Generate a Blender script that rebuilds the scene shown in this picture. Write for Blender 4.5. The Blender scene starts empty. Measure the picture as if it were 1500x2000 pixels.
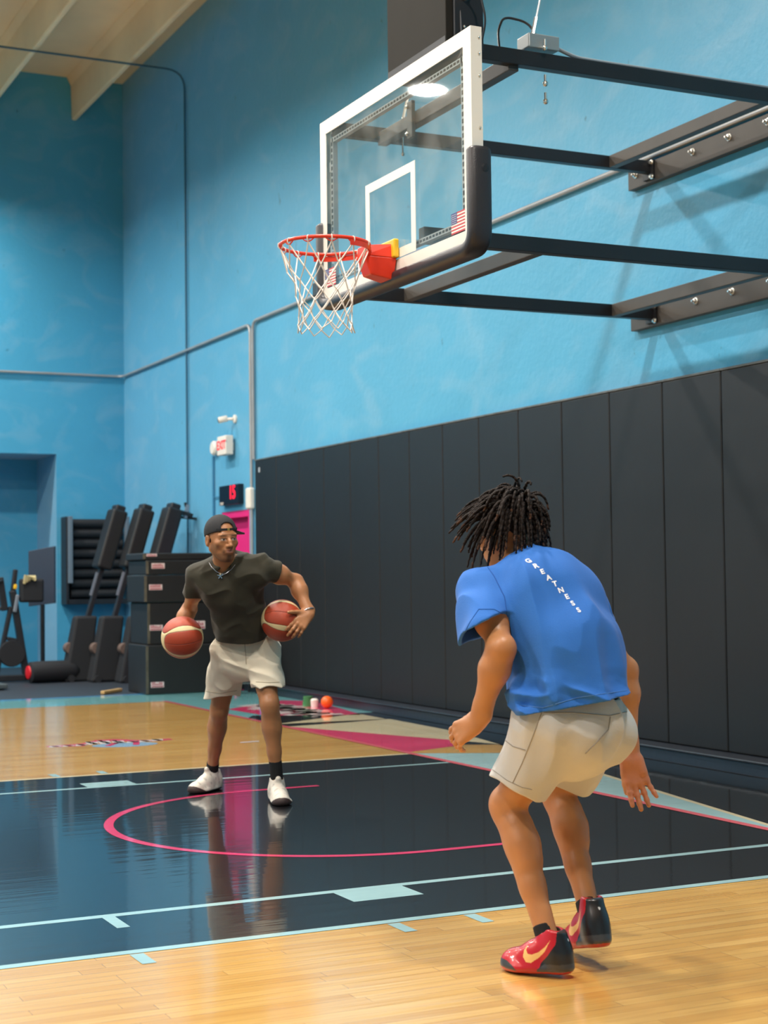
import bpy, math, random
import numpy as np
from mathutils import Vector, Matrix, Quaternion
from mathutils.bvhtree import BVHTree

SC = bpy.context.scene
COL = SC.collection
PI = math.pi

# ------------------------------------------------------------------ camera
CAM = np.array([-3.3657, -7.6308, 1.2869])
YAW, PITCH, ROLL, FPX = -0.451, 0.040, -0.0123, 3093.0
def cam_axes():
    cy, sy = math.cos(YAW), math.sin(YAW)
    f = np.array([-sy*math.cos(PITCH), cy*math.cos(PITCH), math.sin(PITCH)])
    r = np.array([cy, sy, 0.0]); u = np.cross(r, f)
    return (r*math.cos(ROLL)+u*math.sin(ROLL), -r*math.sin(ROLL)+u*math.cos(ROLL), f)
CR, CU, CF = cam_axes()
cd = bpy.data.cameras.new('camera')
cam = bpy.data.objects.new('camera', cd); COL.objects.link(cam)
cd.sensor_fit = 'VERTICAL'; cd.sensor_height = 36.0; cd.lens = FPX/2000*36.0
cd.clip_start = 0.05; cd.clip_end = 100
cam.matrix_world = Matrix(((CR[0], CU[0], -CF[0], CAM[0]), (CR[1], CU[1], -CF[1], CAM[1]), (CR[2], CU[2], -CF[2], CAM[2]), (0, 0, 0, 1)))
SC.camera = cam
cd.dof.use_dof = True; cd.dof.focus_distance = 6.6; cd.dof.aperture_fstop = 4.0
# ------------------------------------------------------------------ world, exposure
W = bpy.data.worlds.new('world'); SC.world = W; W.use_nodes = True
W.node_tree.nodes['Background'].inputs[0].default_value = (0.62, 0.68, 0.75, 1)
W.node_tree.nodes['Background'].inputs[1].default_value = 0.30
SC.view_settings.view_transform = 'Standard'
SC.view_settings.look = 'None'
SC.view_settings.gamma = 1
SC.view_settings.use_curve_mapping = False
SC.view_settings.exposure = -0.57
LAMP_W = 300.0
LAMP_COL = (1.0, 0.955, 0.88)
LAMP_SPREAD = math.radians(162)
LAMP_Z = 7.05
LAMPS = [(x, y) for x in (-0.35, -4.5, -8.8) for y in (13.3, 8.9, 4.4, -0.2, -4.8)]

# ------------------------------------------------------------------ helpers
def srgb(r, g, b):
    def c(v):
        v /= 255.0
        return v/12.92 if v <= 0.04045 else ((v+0.055)/1.055)**2.4
    return (c(r), c(g), c(b), 1.0)

def tag(o, label=None, cat=None, group=None, kind=None):
    if label: o['label'] = label
    if cat: o['category'] = cat
    if group: o['group'] = group
    if kind: o['kind'] = kind
    return o

def thing(name, label, cat, loc=(0, 0, 0), group=None):
    o = bpy.data.objects.new(name, None); COL.objects.link(o)
    o.location = loc; o.empty_display_size = 0.1
    tag(o, label, cat, group)
    bpy.context.view_layer.update()
    return o

def mat(name, col, rough=0.6, metal=0.0, spec=0.5, coat=0.0, coat_rough=0.1, bump=None, var=None, sheen=0.0, emit=None, sss=0.0):
    """bump=(scale, strength[, stretch]); var=(scale, amount[, stretch])"""
    m = bpy.data.materials.new(name); m.use_nodes = True
    nt = m.node_tree; b = nt.nodes['Principled BSDF']
    b.inputs['Base Color'].default_value = col
    b.inputs['Roughness'].default_value = rough
    b.inputs['Metallic'].default_value = metal
    b.inputs['Specular IOR Level'].default_value = spec
    b.inputs['Coat Weight'].default_value = coat
    b.inputs['Coat Roughness'].default_value = coat_rough
    b.inputs['Sheen Weight'].default_value = sheen
    if sss:
        b.inputs['Subsurface Weight'].default_value = sss
        b.inputs['Subsurface Radius'].default_value = (0.012, 0.005, 0.003)
    if emit:
        b.inputs['Emission Color'].default_value = emit[0]
        b.inputs['Emission Strength'].default_value = emit[1]
    def noise(scale, stretch, detail=4):
        tc = nt.nodes.new('ShaderNodeTexCoord'); mp = nt.nodes.new('ShaderNodeMapping')
        mp.inputs['Scale'].default_value = stretch
        n = nt.nodes.new('ShaderNodeTexNoise'); n.inputs['Scale'].default_value = scale; n.inputs['Detail'].default_value = detail
        nt.links.new(tc.outputs['Object'], mp.inputs['Vector']); nt.links.new(mp.outputs[0], n.inputs['Vector'])
        return n
    if bump:
        n = noise(bump[0], bump[2] if len(bump) > 2 else (1, 1, 1), 6)
        bp = nt.nodes.new('ShaderNodeBump'); bp.inputs['Strength'].default_value = bump[1]; bp.inputs['Distance'].default_value = 0.01
        nt.links.new(n.outputs['Fac'], bp.inputs['Height']); nt.links.new(bp.outputs[0], b.inputs['Normal'])
    if var:
        n = noise(var[0], var[2] if len(var) > 2 else (1, 1, 1), 5)
        mx = nt.nodes.new('ShaderNodeMix'); mx.data_type = 'RGBA'
        k = var[1]
        mx.inputs[6].default_value = tuple(c*(1-k) for c in col[:3])+(1,)
        mx.inputs[7].default_value = tuple(min(1, c*(1+k)) for c in col[:3])+(1,)
        mr = nt.nodes.new('ShaderNodeMapRange'); mr.inputs[1].default_value = 0.3; mr.inputs[2].default_value = 0.7
        nt.links.new(n.outputs['Fac'], mr.inputs[0]); nt.links.new(mr.outputs[0], mx.inputs[0]); nt.links.new(mx.outputs[2], b.inputs['Base Color'])
    return m

def mat_attr(name, rough=0.5, coat=0.0, bump=None, sss=0.0, sheen=0.0, spec=0.5, rough_attr=False):
    """colour of its own comes from the mesh's colour attribute (skin tone, shoe panels)"""
    m = mat(name, (0.5, 0.5, 0.5, 1), rough, coat=coat, bump=bump, sss=sss, sheen=sheen, spec=spec)
    nt = m.node_tree; b = nt.nodes['Principled BSDF']
    a = nt.nodes.new('ShaderNodeAttribute'); a.attribute_name = 'tone'
    nt.links.new(a.outputs['Color'], b.inputs['Base Color'])
    return m

class MB:
    def __init__(s): s.v = []; s.f = []; s.m = []
    def add(s, vs, fs, mi=0):
        k = len(s.v); s.v += [tuple(map(float, p)) for p in vs]; s.f += [tuple(i+k for i in f) for f in fs]; s.m += [mi]*len(fs)
        return s
    def box(s, c, d, R=None, mi=0):
        vs = []
        for i in range(8):
            p = Vector(((i & 1)-.5, ((i >> 1) & 1)-.5, ((i >> 2) & 1)-.5)); p = Vector((p.x*d[0], p.y*d[1], p.z*d[2]))
            if R is not None: p = R @ p
            vs.append(p+Vector(c))
        return s.add(vs, [(0, 2, 3, 1), (4, 5, 7, 6), (0, 1, 5, 4), (2, 6, 7, 3), (0, 4, 6, 2), (1, 3, 7, 5)], mi)
    def span(s, a, b, mi=0):
        a = Vector(a); b = Vector(b); d = b-a
        return s.box((a+b)/2, (abs(d.x), abs(d.y), abs(d.z)), None, mi)
    def bar(s, a, b, w, h, up=(0, 0, 1), mi=0):
        a = Vector(a); b = Vector(b); z = (b-a); L = z.length; z.normalize()
        x = Vector(up).cross(z)
        if x.length < 1e-4: x = Vector((1, 0, 0)).cross(z)
        x.normalize(); y = z.cross(x)
        R = Matrix((x, y, z)).transposed()
        return s.box((a+b)/2, (w, h, L), R, mi)
    def tube(s, pts, r, n=12, closed=False, caps=True, mi=0):
        P = [Vector(p) for p in pts]; N = len(P)
        rs = r if isinstance(r, (list, tuple)) else [r]*N
        T = []
        for i in range(N):
            a = P[(i-1) % N] if (closed or i > 0) else P[0]
            b = P[(i+1) % N] if (closed or i < N-1) else P[-1]
            t = b-a
            if t.length < 1e-9: t = Vector((0, 0, 1))
            T.append(t.normalized())
        x = T[0].orthogonal().normalized(); vs = []
        for i in range(N):
            x = x-T[i]*x.dot(T[i])
            if x.length < 1e-6: x = T[i].orthogonal()
            x.normalize(); y = T[i].cross(x)
            for k in range(n):
                a = 2*PI*k/n; vs.append(P[i]+(x*math.cos(a)+y*math.sin(a))*rs[i])
        fs = []
        for i in range(N if closed else N-1):
            j = (i+1) % N
            for k in range(n):
                l = (k+1) % n; fs.append((i*n+k, i*n+l, j*n+l, j*n+k))
        if caps and not closed:
            fs.append(tuple(range(n-1, -1, -1))); fs.append(tuple((N-1)*n+k for k in range(n)))
        return s.add(vs, fs, mi)
    def lathe(s, prof, c=(0, 0, 0), axis=(0, 0, 1), n=24, mi=0):
        """prof: list of (radius, height) along axis"""
        z = Vector(axis).normalized(); x = z.orthogonal().normalized(); y = z.cross(x); c = Vector(c); vs = []; fs = []
        for r, h in prof:
            for k in range(n):
                a = 2*PI*k/n; vs.append(c+z*h+(x*math.cos(a)+y*math.sin(a))*max(r, 1e-5))
        for i in range(len(prof)-1):
            for k in range(n):
                l = (k+1) % n; fs.append((i*n+k, i*n+l, (i+1)*n+l, (i+1)*n+k))
        fs.append(tuple(range(n-1, -1, -1))); fs.append(tuple((len(prof)-1)*n+k for k in range(n)))
        return s.add(vs, fs, mi)
    def cyl(s, a, b, r, n=20, mi=0, r2=None):
        a = Vector(a); b = Vector(b); L = (b-a).length
        return s.lathe([(r, 0), (r if r2 is None else r2, L)], a, (b-a), n, mi)
    def sphere(s, c, r, n=16, mi=0):
        prof = [(math.sin(PI*i/n), -math.cos(PI*i/n)) for i in range(n+1)]
        k = len(s.v); s.lathe([(max(p*1.0, 1e-4), h) for p, h in prof], (0, 0, 0), (0, 0, 1), n*2, mi)
        rr = r if isinstance(r, (tuple, list)) else (r, r, r)
        for i in range(k, len(s.v)):
            p = s.v[i]; s.v[i] = (p[0]*rr[0]+c[0], p[1]*rr[1]+c[1], p[2]*rr[2]+c[2])
        return s
    def prism(s, poly, ax, a, b, mi=0):
        """poly: 2-D outline; ax: 'x','y','z' extrude axis, from a to b"""
        def P(q, h):
            return {'x': (h, q[0], q[1]), 'y': (q[0], h, q[1]), 'z': (q[0], q[1], h)}[ax]
        n = len(poly); vs = [P(q, a) for q in poly]+[P(q, b) for q in poly]
        fs = [tuple(range(n-1, -1, -1)), tuple(range(n, 2*n))]+[(i, (i+1) % n, n+(i+1) % n, n+i) for i in range(n)]
        return s.add(vs, fs, mi)
    def build(s, name, mats, parent=None, smooth=False, bevel=0.0, seg=2, tags=None, angle=40):
        me = bpy.data.meshes.new(name); me.from_pydata(s.v, [], s.f); me.update()
        import bmesh
        bm = bmesh.new(); bm.from_mesh(me); bmesh.ops.recalc_face_normals(bm, faces=bm.faces); bm.to_mesh(me); bm.free()
        if not isinstance(mats, (list, tuple)): mats = [mats]
        for m in mats: me.materials.append(m)
        me.polygons.foreach_set('material_index', s.m)
        if smooth:
            me.polygons.foreach_set('use_smooth', [True]*len(me.polygons))
            me.set_sharp_from_angle(angle=math.radians(angle))
        o = bpy.data.objects.new(name, me); COL.objects.link(o)
        if bevel:
            b = o.modifiers.new('bevel', 'BEVEL'); b.width = bevel; b.segments = seg; b.limit_method = 'ANGLE'; b.angle_limit = math.radians(40)
            b.harden_normals = False
        if parent is not None: put(o, parent)
        if tags: tag(o, **tags)
        return o

def put(o, parent):
    o.parent = parent
    o.matrix_parent_inverse = parent.matrix_world.inverted()
    bpy.context.view_layer.update()

def arc_pts(c, r, a0, a1, n, ax=(0, 1)):
    out = []
    for i in range(n+1):
        a = a0+(a1-a0)*i/n; p = list(c); p[ax[0]] += r*math.cos(a); p[ax[1]] += r*math.sin(a); out.append(tuple(p))
    return out

def rounded(pts, r, n=6):
    """polyline with its inner corners rounded"""
    P = [Vector(p) for p in pts]; out = [P[0]]
    for i in range(1, len(P)-1):
        a = (P[i-1]-P[i]); b = (P[i+1]-P[i]); q = min(r, a.length*.45, b.length*.45); a.normalize(); b.normalize()
        s0 = P[i]+a*q; s1 = P[i]+b*q
        for k in range(n+1):
            t = k/n; out.append(s0*(1-t)**2+P[i]*2*t*(1-t)+s1*t*t)
    out.append(P[-1]); return out
# ------------------------------------------------------------------ materials of the room
WX, BY = 3.25, 14.65          # right wall plane, back wall plane
def wall_paint(name, col):
    m = mat(name, col, 0.45, spec=0.5, sheen=.26)
    nt = m.node_tree; b = nt.nodes['Principled BSDF']
    tc = nt.nodes.new('ShaderNodeTexCoord')
    def nz(scale, detail, stretch=(1, 1, 1), dist=0.0):
        mp = nt.nodes.new('ShaderNodeMapping'); mp.inputs['Scale'].default_value = stretch
        n = nt.nodes.new('ShaderNodeTexNoise'); n.inputs['Scale'].default_value = scale; n.inputs['Detail'].default_value = detail; n.inputs['Distortion'].default_value = dist
        nt.links.new(tc.outputs['Object'], mp.inputs['Vector']); nt.links.new(mp.outputs[0], n.inputs['Vector']); return n
    def ramp(src, a, c):
        r = nt.nodes.new('ShaderNodeMapRange'); r.inputs[1].default_value = a; r.inputs[2].default_value = c
        nt.links.new(src, r.inputs[0]); return r.outputs[0]
    def mix(f, x, y):
        k = nt.nodes.new('ShaderNodeMix'); k.data_type = 'RGBA'
        nt.links.new(f, k.inputs[0])
        for v, i in ((x, 6), (y, 7)):
            if isinstance(v, tuple): k.inputs[i].default_value = v
            else: nt.links.new(v, k.inputs[i])
        return k.outputs[2]
    c1 = mix(ramp(nz(0.9, 5, dist=0.6).outputs['Fac'], .3, .7), tuple(c*.96 for c in col[:3])+(1,), tuple(min(1, c*1.04) for c in col[:3])+(1,))
    # chalky smears and small chips in the plaster
    sm = nz(1.3, 9, (1, .8, 1.5), 1.5)
    c2 = mix(ramp(sm.outputs['Fac'], .50, 1.9), c1, (0.42, 0.56, 0.66, 1))
    ch = nz(9.0, 6, (1, 1, .55), .4)
    c3 = mix(ramp(ch.outputs['Fac'], .70, .76), c2, tuple(c*.55 for c in col[:3])+(1,))
    nt.links.new(c3, b.inputs['Base Color'])
    n = nz(16, 6)
    bp = nt.nodes.new('ShaderNodeBump'); bp.inputs['Strength'].default_value = .35; bp.inputs['Distance'].default_value = .01
    nt.links.new(n.outputs['Fac'], bp.inputs['Height']); nt.links.new(bp.outputs[0], b.inputs['Normal'])
    return m
M_wall = wall_paint('blue wall paint', (.055, .35, .58, 1))
M_ceil = mat('cream concrete', srgb(236, 208, 168), .8, var=(.7, .12), bump=(30, .15))
M_pink = mat('pink door paint', srgb(226, 40, 125), .45)
M_black = mat('black steel', srgb(30, 32, 38), .45, var=(6, .15))
M_dark = mat('black rubber', srgb(26, 28, 33), .7, bump=(60, .2))

# ------------------------------------------------------------------ room shell
b = MB()
D0, D1, DH = 9.62, 10.56, 2.075
b.span((WX, -12, 0), (WX+.25, D0, 9.3)).span((WX, D1, 0), (WX+.25, BY+1.6, 9.3)).span((WX, D0, DH), (WX+.25, D1, 9.3))
tag(b.build('wall_right', M_wall), kind='structure')
b = MB()
A0, A1, AH, AD = -2.6, 2.25, 3.07, 1.15     # alcove in the back wall
b.span((A1, BY, 0), (WX, BY+.25, 9.3)).span((-14, BY, 0), (A0, BY+.25, 9.3)).span((A0, BY, AH), (A1, BY+.25, 9.3))
b.span((A1, BY+.25, 0), (A1+.2, BY+AD, AH+.2)).span((A0-.2, BY+.25, 0), (A0, BY+AD, AH+.2)).span((A0, BY+.25, AH), (A1, BY+AD, AH+.2)).span((A0-.2, BY+AD, 0), (A1+.2, BY+AD+.2, AH+.2))
tag(b.build('wall_back', M_wall), kind='structure')
b = MB(); b.span((-14.25, -12, 0), (-14, BY+.25, 9.3)); tag(b.build('wall_left', M_wall), kind='structure')
b = MB(); b.span((-14.25, -12.25, 0), (WX+.25, -12, 9.3)); tag(b.build('wall_front', M_wall), kind='structure')
# double-tee ceiling
b = MB(); b.span((-14, -12, 8.52), (WX, BY, 8.8))
for k in range(14):
    x = 2.53-1.235*k
    b.prism([(x-.11, 8.52), (x+.11, 8.52), (x+.05, 8.40), (x+.037, 7.925), (x+.027, 7.905), (x-.027, 7.905), (x-.037, 7.925), (x-.05, 8.40)], 'y', -12, BY)
tag(b.build('ceiling', M_ceil, bevel=.01), kind='structure')
# pink door in its opening
b = MB(); b.span((WX+.10, D0, 0), (WX+.15, D1, DH))
tag(b.build('door_1', M_pink, bevel=.004), kind='structure')
b = MB(); fw = .06
b.span((WX+.005, D0+.001, 0), (WX+.10, D0+fw, DH-.001)).span((WX+.005, D1-fw, 0), (WX+.10, D1-.001, DH-.001)).span((WX+.005, D0+fw, DH-fw-.02), (WX+.10, D1-fw, DH-.001))
tag(b.build('trim_1', M_pink, bevel=.004), kind='structure')
# low black ledge under the wall pads
b = MB(); b.span((3.04, -12, 0), (WX-.001, 9.31, .085)); b.span((3.02, -12, .085), (WX-.001, 9.31, .10))
tag(b.build('baseboard_right', mat('black vinyl base', srgb(38, 44, 54), .35, bump=(20, .15)), bevel=.006), kind='structure')

# ------------------------------------------------------------------ court floor
def wood_mat():
    m = mat('maple boards', srgb(214, 168, 96), .22, coat=.9, coat_rough=.12)
    nt = m.node_tree; b = nt.nodes['Principled BSDF']; L = nt.links
    tc = nt.nodes.new('ShaderNodeTexCoord')
    br = nt.nodes.new('ShaderNodeTexBrick')
    br.inputs['Scale'].default_value = 1.0; br.inputs['Brick Width'].default_value = .95; br.inputs['Row Height'].default_value = .057
    br.inputs['Mortar Size'].default_value = .0012; br.inputs['Mortar Smooth'].default_value = .3; br.inputs['Bias'].default_value = 0
    br.offset = .37; br.offset_frequency = 3; br.squash = .7; br.squash_frequency = 4
    br.inputs['Color1'].default_value = (0, 0, 0, 1); br.inputs['Color2'].default_value = (1, 1, 1, 1); br.inputs['Mortar'].default_value = (.5, .5, .5, 1)
    L.new(tc.outputs['Object'], br.inputs['Vector'])
    ramp = nt.nodes.new('ShaderNodeValToRGB'); e = ramp.color_ramp.elements
    e[0].position = 0; e[0].color = srgb(210, 160, 82); e[1].position = 1; e[1].color = srgb(228, 183, 106)
    k = e.new(.35); k.color = srgb(220, 172, 92); k = e.new(.7); k.color = srgb(224, 178, 98)
    L.new(br.outputs['Color'], ramp.inputs[0])
    mp = nt.nodes.new('ShaderNodeMapping'); mp.inputs['Scale'].default_value = (1.2, 26, 1)
    n = nt.nodes.new('ShaderNodeTexNoise'); n.inputs['Scale'].default_value = 2.2; n.inputs['Detail'].default_value = 6; n.inputs['Distortion'].default_value = .5
    L.new(tc.outputs['Object'], mp.inputs[0]); L.new(mp.outputs[0], n.inputs['Vector'])
    mr = nt.nodes.new('ShaderNodeMapRange'); mr.inputs[1].default_value = .45; mr.inputs[2].default_value = .85; mr.inputs[3].default_value = 0; mr.inputs[4].default_value = .5
    L.new(n.outputs['Fac'], mr.inputs[0])
    mx = nt.nodes.new('ShaderNodeMix'); mx.data_type = 'RGBA'; mx.inputs[7].default_value = srgb(176, 116, 50)
    L.new(mr.outputs[0], mx.inputs[0]); L.new(ramp.outputs[0], mx.inputs[6])
    m2 = nt.nodes.new('ShaderNodeMix'); m2.data_type = 'RGBA'; m2.inputs[7].default_value = srgb(120, 72, 30)
    mu = nt.nodes.new('ShaderNodeMath'); mu.operation = 'MULTIPLY'; mu.inputs[1].default_value = .55
    L.new(br.outputs['Fac'], mu.inputs[0]); L.new(mu.outputs[0], m2.inputs[0]); L.new(mx.outputs[2], m2.inputs[6])
    L.new(m2.outputs[2], b.inputs['Base Color'])
    gloss_wave(m, .03)
    return m
def gloss_wave(m, s):
    """boards cup a little: a long soft unevenness across them that streaks reflections"""
    nt = m.node_tree; b = nt.nodes['Principled BSDF']; L = nt.links
    tc = nt.nodes.new('ShaderNodeTexCoord'); mp = nt.nodes.new('ShaderNodeMapping'); mp.inputs['Scale'].default_value = (1.0, 14, 1)
    n = nt.nodes.new('ShaderNodeTexNoise'); n.inputs['Scale'].default_value = 1.0; n.inputs['Detail'].default_value = 3
    L.new(tc.outputs['Object'], mp.inputs[0]); L.new(mp.outputs[0], n.inputs['Vector'])
    bp = nt.nodes.new('ShaderNodeBump'); bp.inputs['Strength'].default_value = s*4; bp.inputs['Distance'].default_value = .01
    L.new(n.outputs['Fac'], bp.inputs['Height'])
    L.new(bp.outputs[0], b.inputs['Normal']); L.new(bp.outputs[0], b.inputs['Coat Normal'])
def paint(name, col, rough=.25):
    m = mat(name, col, rough, coat=.8, coat_rough=.05, var=(3, .06)); gloss_wave(m, .02); return m
F_wood = wood_mat(); F_black = paint('black court paint', srgb(17, 18, 21)); F_teal = paint('pale teal court paint', srgb(168, 206, 210))
F_pink = paint('pink court paint', srgb(226, 62, 112)); F_cream = paint('cream court paint', srgb(226, 214, 176)); F_teal2 = paint('teal court paint', srgb(122, 190, 196))
F_rubber = mat('rubber mat floor', srgb(34, 42, 52), .55, bump=(80, .1)); F_white = paint('white court paint', srgb(240, 232, 230)); F_blue = paint('light blue court paint', srgb(150, 190, 222)); F_rose = paint('rose court paint', srgb(232, 106, 118))
F_edge = paint('blue edge paint', srgb(90, 165, 215))
FM = [F_wood, F_black, F_teal, F_pink, F_cream, F_teal2, F_rubber, F_white, F_blue, F_rose, F_edge]
fl = MB(); fl.span((-14.2, -12.2, -.2), (WX+.3, BY+1.6, 0), 0)
_fz = [0]
def fpoly(pts, mi, layer):
    z = .0005*layer
    fl.add([(x, y, z) for x, y in pts], [tuple(range(len(pts)))], mi)
def frect(x0, y0, x1, y1, mi, layer): fpoly([(x0, y0), (x1, y0), (x1, y1), (x0, y1)], mi, layer)
CX, CY = 0.0989, 0.1694       # centre of the lane under the ring
BX = 1.77                     # baseline
Wi, Wo, LW = 1.866, 2.477, .0508
frect(BX, -12, 3.3, 8.2, 1, 1)                                            # black margin behind the baseline
frect(-14, 8.35, 3.3, 9.35, 5, 1); frect(-14, 9.35, 3.3, 9.55, 10, 1); frect(-14, 9.55, 3.3, BY+1.5, 6, 1)
frect(-14, 8.33, -.35, 8.55, 4, 2)
frect(BX, 5.9, 3.3, 8.36, 5, 2)
fpoly([(1.80, 5.95), (3.3, 5.1), (3.3, 5.75), (2.2, 6.15), (1.95, 6.2)], 1, 3)
fpoly([(2.86, 7.72), (3.12, 7.45), (2.84, 5.70), (2.05, 6.12), (2.0, 7.0)], 3, 4)
fpoly([(1.80, 5.28), (2.86, 5.84), (2.84, 5.20)], 4, 4)
frect(-12, CY-Wo, BX, CY+Wo, 1, 2)                                       # black key
for s in (-1, 1):
    y = CY+s*(Wo-LW/2); frect(-12, y-LW/2, BX, y+LW/2, 2 if s < 0 else 4, 3)
    y = CY+s*(Wi-LW/2); frect(-12, y-LW/2, BX, y+LW/2, 2, 3)
    def mark(x0, x1, y0, y1): frect(x0, CY+s*y0, x1, CY+s*y1, 2, 3)
    mark(CX-.84, CX-.53, Wi, Wi+.2)
    mark(CX-1.80, CX-1.75, Wi, Wi+.2); mark(CX-2.80, CX-2.75, Wi, Wi+.2)
    for x in (-.53, -.85, -1.83): mark(CX+x-.05, CX+x, Wo+.01, Wo+.16)
# restricted-area arc: a half ring with short straight ends
ro, ri = 1.194+.025, 1.194-.025
seg = 72
outer = [(CX+.42, CY+ro)]+[(CX+ro*math.cos(PI/2+PI*i/seg), CY+ro*math.sin(PI/2+PI*i/seg)) for i in range(seg+1)]+[(CX+.42, CY-ro)]
inner = [(CX+.42, CY+ri)]+[(CX+ri*math.cos(PI/2+PI*i/seg), CY+ri*math.sin(PI/2+PI*i/seg)) for i in range(seg+1)]+[(CX+.42, CY-ri)]
for i in range(len(outer)-1): fpoly([outer[i], outer[i+1], inner[i+1], inner[i]], 3, 4)
# baseline and the angular art behind it
frect(BX, -12, BX+.055, 8.36, 9, 5)
fpoly([(BX+.05, 2.62), (2.52, 2.21), (2.30, 1.02), (BX+.05, -1.45)], 2, 3)
fpoly([(2.52, 2.21), (2.56, 2.21), (2.34, 1.02), (BX+.05, -1.62), (BX+.05, -1.45), (2.30, 1.02)], 4, 3)
fpoly([(BX, 2.72), (2.38, 2.95), (2.62, 2.81), (2.545, 2.21), (BX+.05, 2.62)], 0, 3)
fpoly([(1.82, 5.02), (2.46, 5.10), (2.87, 5.18), (2.83, 3.92), (2.64, 2.81), (2.5, 3.26)], 4, 3)
fpoly([(1.82, 5.00), (2.49, 3.27), (2.40, 2.93), (BX+.03, 2.70)], 3, 4)
fpoly([(1.0, 3.98), (1.16, 3.99), (1.17, 4.05), (1.01, 4.04)], 7, 4)
# script marks on the boards: a pale blue lens under pink and white strokes
def stroke(pts, w, mi, layer):
    for i in range(len(pts)-1):
        a = np.array(pts[i], float); c = np.array(pts[i+1], float); d = c-a; L_ = np.hypot(*d); n_ = np.array([-d[1], d[0]])/max(L_, 1e-6)*w/2; d = d/max(L_, 1e-6)*w*.2
        fpoly([a-d-n_, c+d-n_, c+d+n_, a-d+n_], mi, layer)
LA, LB = np.array((-.38, 4.50)), np.array((.60, 4.42))
def lg(u, v):  # u along the script 0..1, v across
    p = LA+(LB-LA)*u+np.array((.05, 1.0))*v; return (p[0], p[1])
fpoly([lg(.36+.26*math.cos(t)*1.0+.22, -.10+.16*math.sin(t)) for t in np.linspace(0, 2*PI, 28)[:-1]], 8, 1)
fpoly([lg(u, v) for u, v in ((0, -.02), (.12, -.03), (.26, -.06), (.40, .12), (.50, .22), (.62, .20), (.72, .06), (.86, .04), (1.02, .10), (1.02, .20), (.86, .16), (.74, .22), (.62, .36), (.46, .36), (.30, .16), (.12, .10), (0, .08))], 3, 2)
rr = random.Random(4)
for k in range(9):
    u = .05+k*.105; h = (.05, .06, .09, .2, .25, .2, .08, .1, .12)[k]; o_ = (.0, 0, 0, .05, .05, .05, .05, .06, .08)[k]
    stroke([lg(u-.03, o_-.02), lg(u, o_+h), lg(u+.02, o_), lg(u+.045, o_+h*.8)], .045, 7, 3)
stroke([lg(.44, -.12), lg(.56, .08)], .05, 3, 3); stroke([lg(.66, -.14), lg(.72, .1)], .05, 3, 3)
# white script on the pink corner
for k in range(7):
    y = 7.25-k*.2; x = 2.36+.05*math.sin(k*2.1)
    stroke([(x-.12, y), (x+.12, y+.1), (x+.28, y-.02), (x+.02, y-.12), (x+.34, y-.16)], .13, 7, 6)
floor = fl.build('floor', FM); tag(floor, kind='structure')
# ------------------------------------------------------------------ high-bay lamps
M_lens = mat('lit lens', (1, 1, 1, 1), .5, emit=((1.0, .95, .86, 1), 60))
M_hous = mat('white lamp housing', srgb(225, 225, 222), .5)
li = bpy.data.lights.new('lamp_light', 'AREA'); li.shape = 'DISK'; li.size = .40; li.energy = LAMP_W; li.color = LAMP_COL; li.spread = LAMP_SPREAD
lamp = None
for i, (x, y) in enumerate(LAMPS):
    t = thing('high_bay_lamp', 'round white high-bay lamp hanging under the concrete ceiling', 'ceiling lamp', (x, y, LAMP_Z), 'high-bay lamps above the court')
    if lamp is None:
        h = MB().lathe([(.07, .16), (.16, .13), (.21, .03), (.225, 0.0), (.215, 0.0), (.20, .02)], (x, y, LAMP_Z), n=28).build('housing', M_hous, t, smooth=True)
        rd = MB().cyl((x, y, LAMP_Z+.15), (x, y, 7.90), .008, 8).build('rod', M_hous, t)
        le = MB().cyl((x, y, LAMP_Z+.012), (x, y, LAMP_Z+.02), .195, 28).build('lens', M_lens, t)
        lo = bpy.data.objects.new('lamp_light', li); COL.objects.link(lo); lo.location = (x, y, LAMP_Z+.005); put(lo, t)
        lamp = (t, [h, rd, le, lo])
    else:
        for c in lamp[1]:
            d = c.copy(); COL.objects.link(d); d.parent = t; d.matrix_parent_inverse = Matrix.Identity(4)
            d.location = c.matrix_world.translation - Vector(lamp[0].location) if c.type == 'LIGHT' else (0, 0, 0)
            if c.type != 'LIGHT':
                d.location = -Vector(lamp[0].location)
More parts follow.
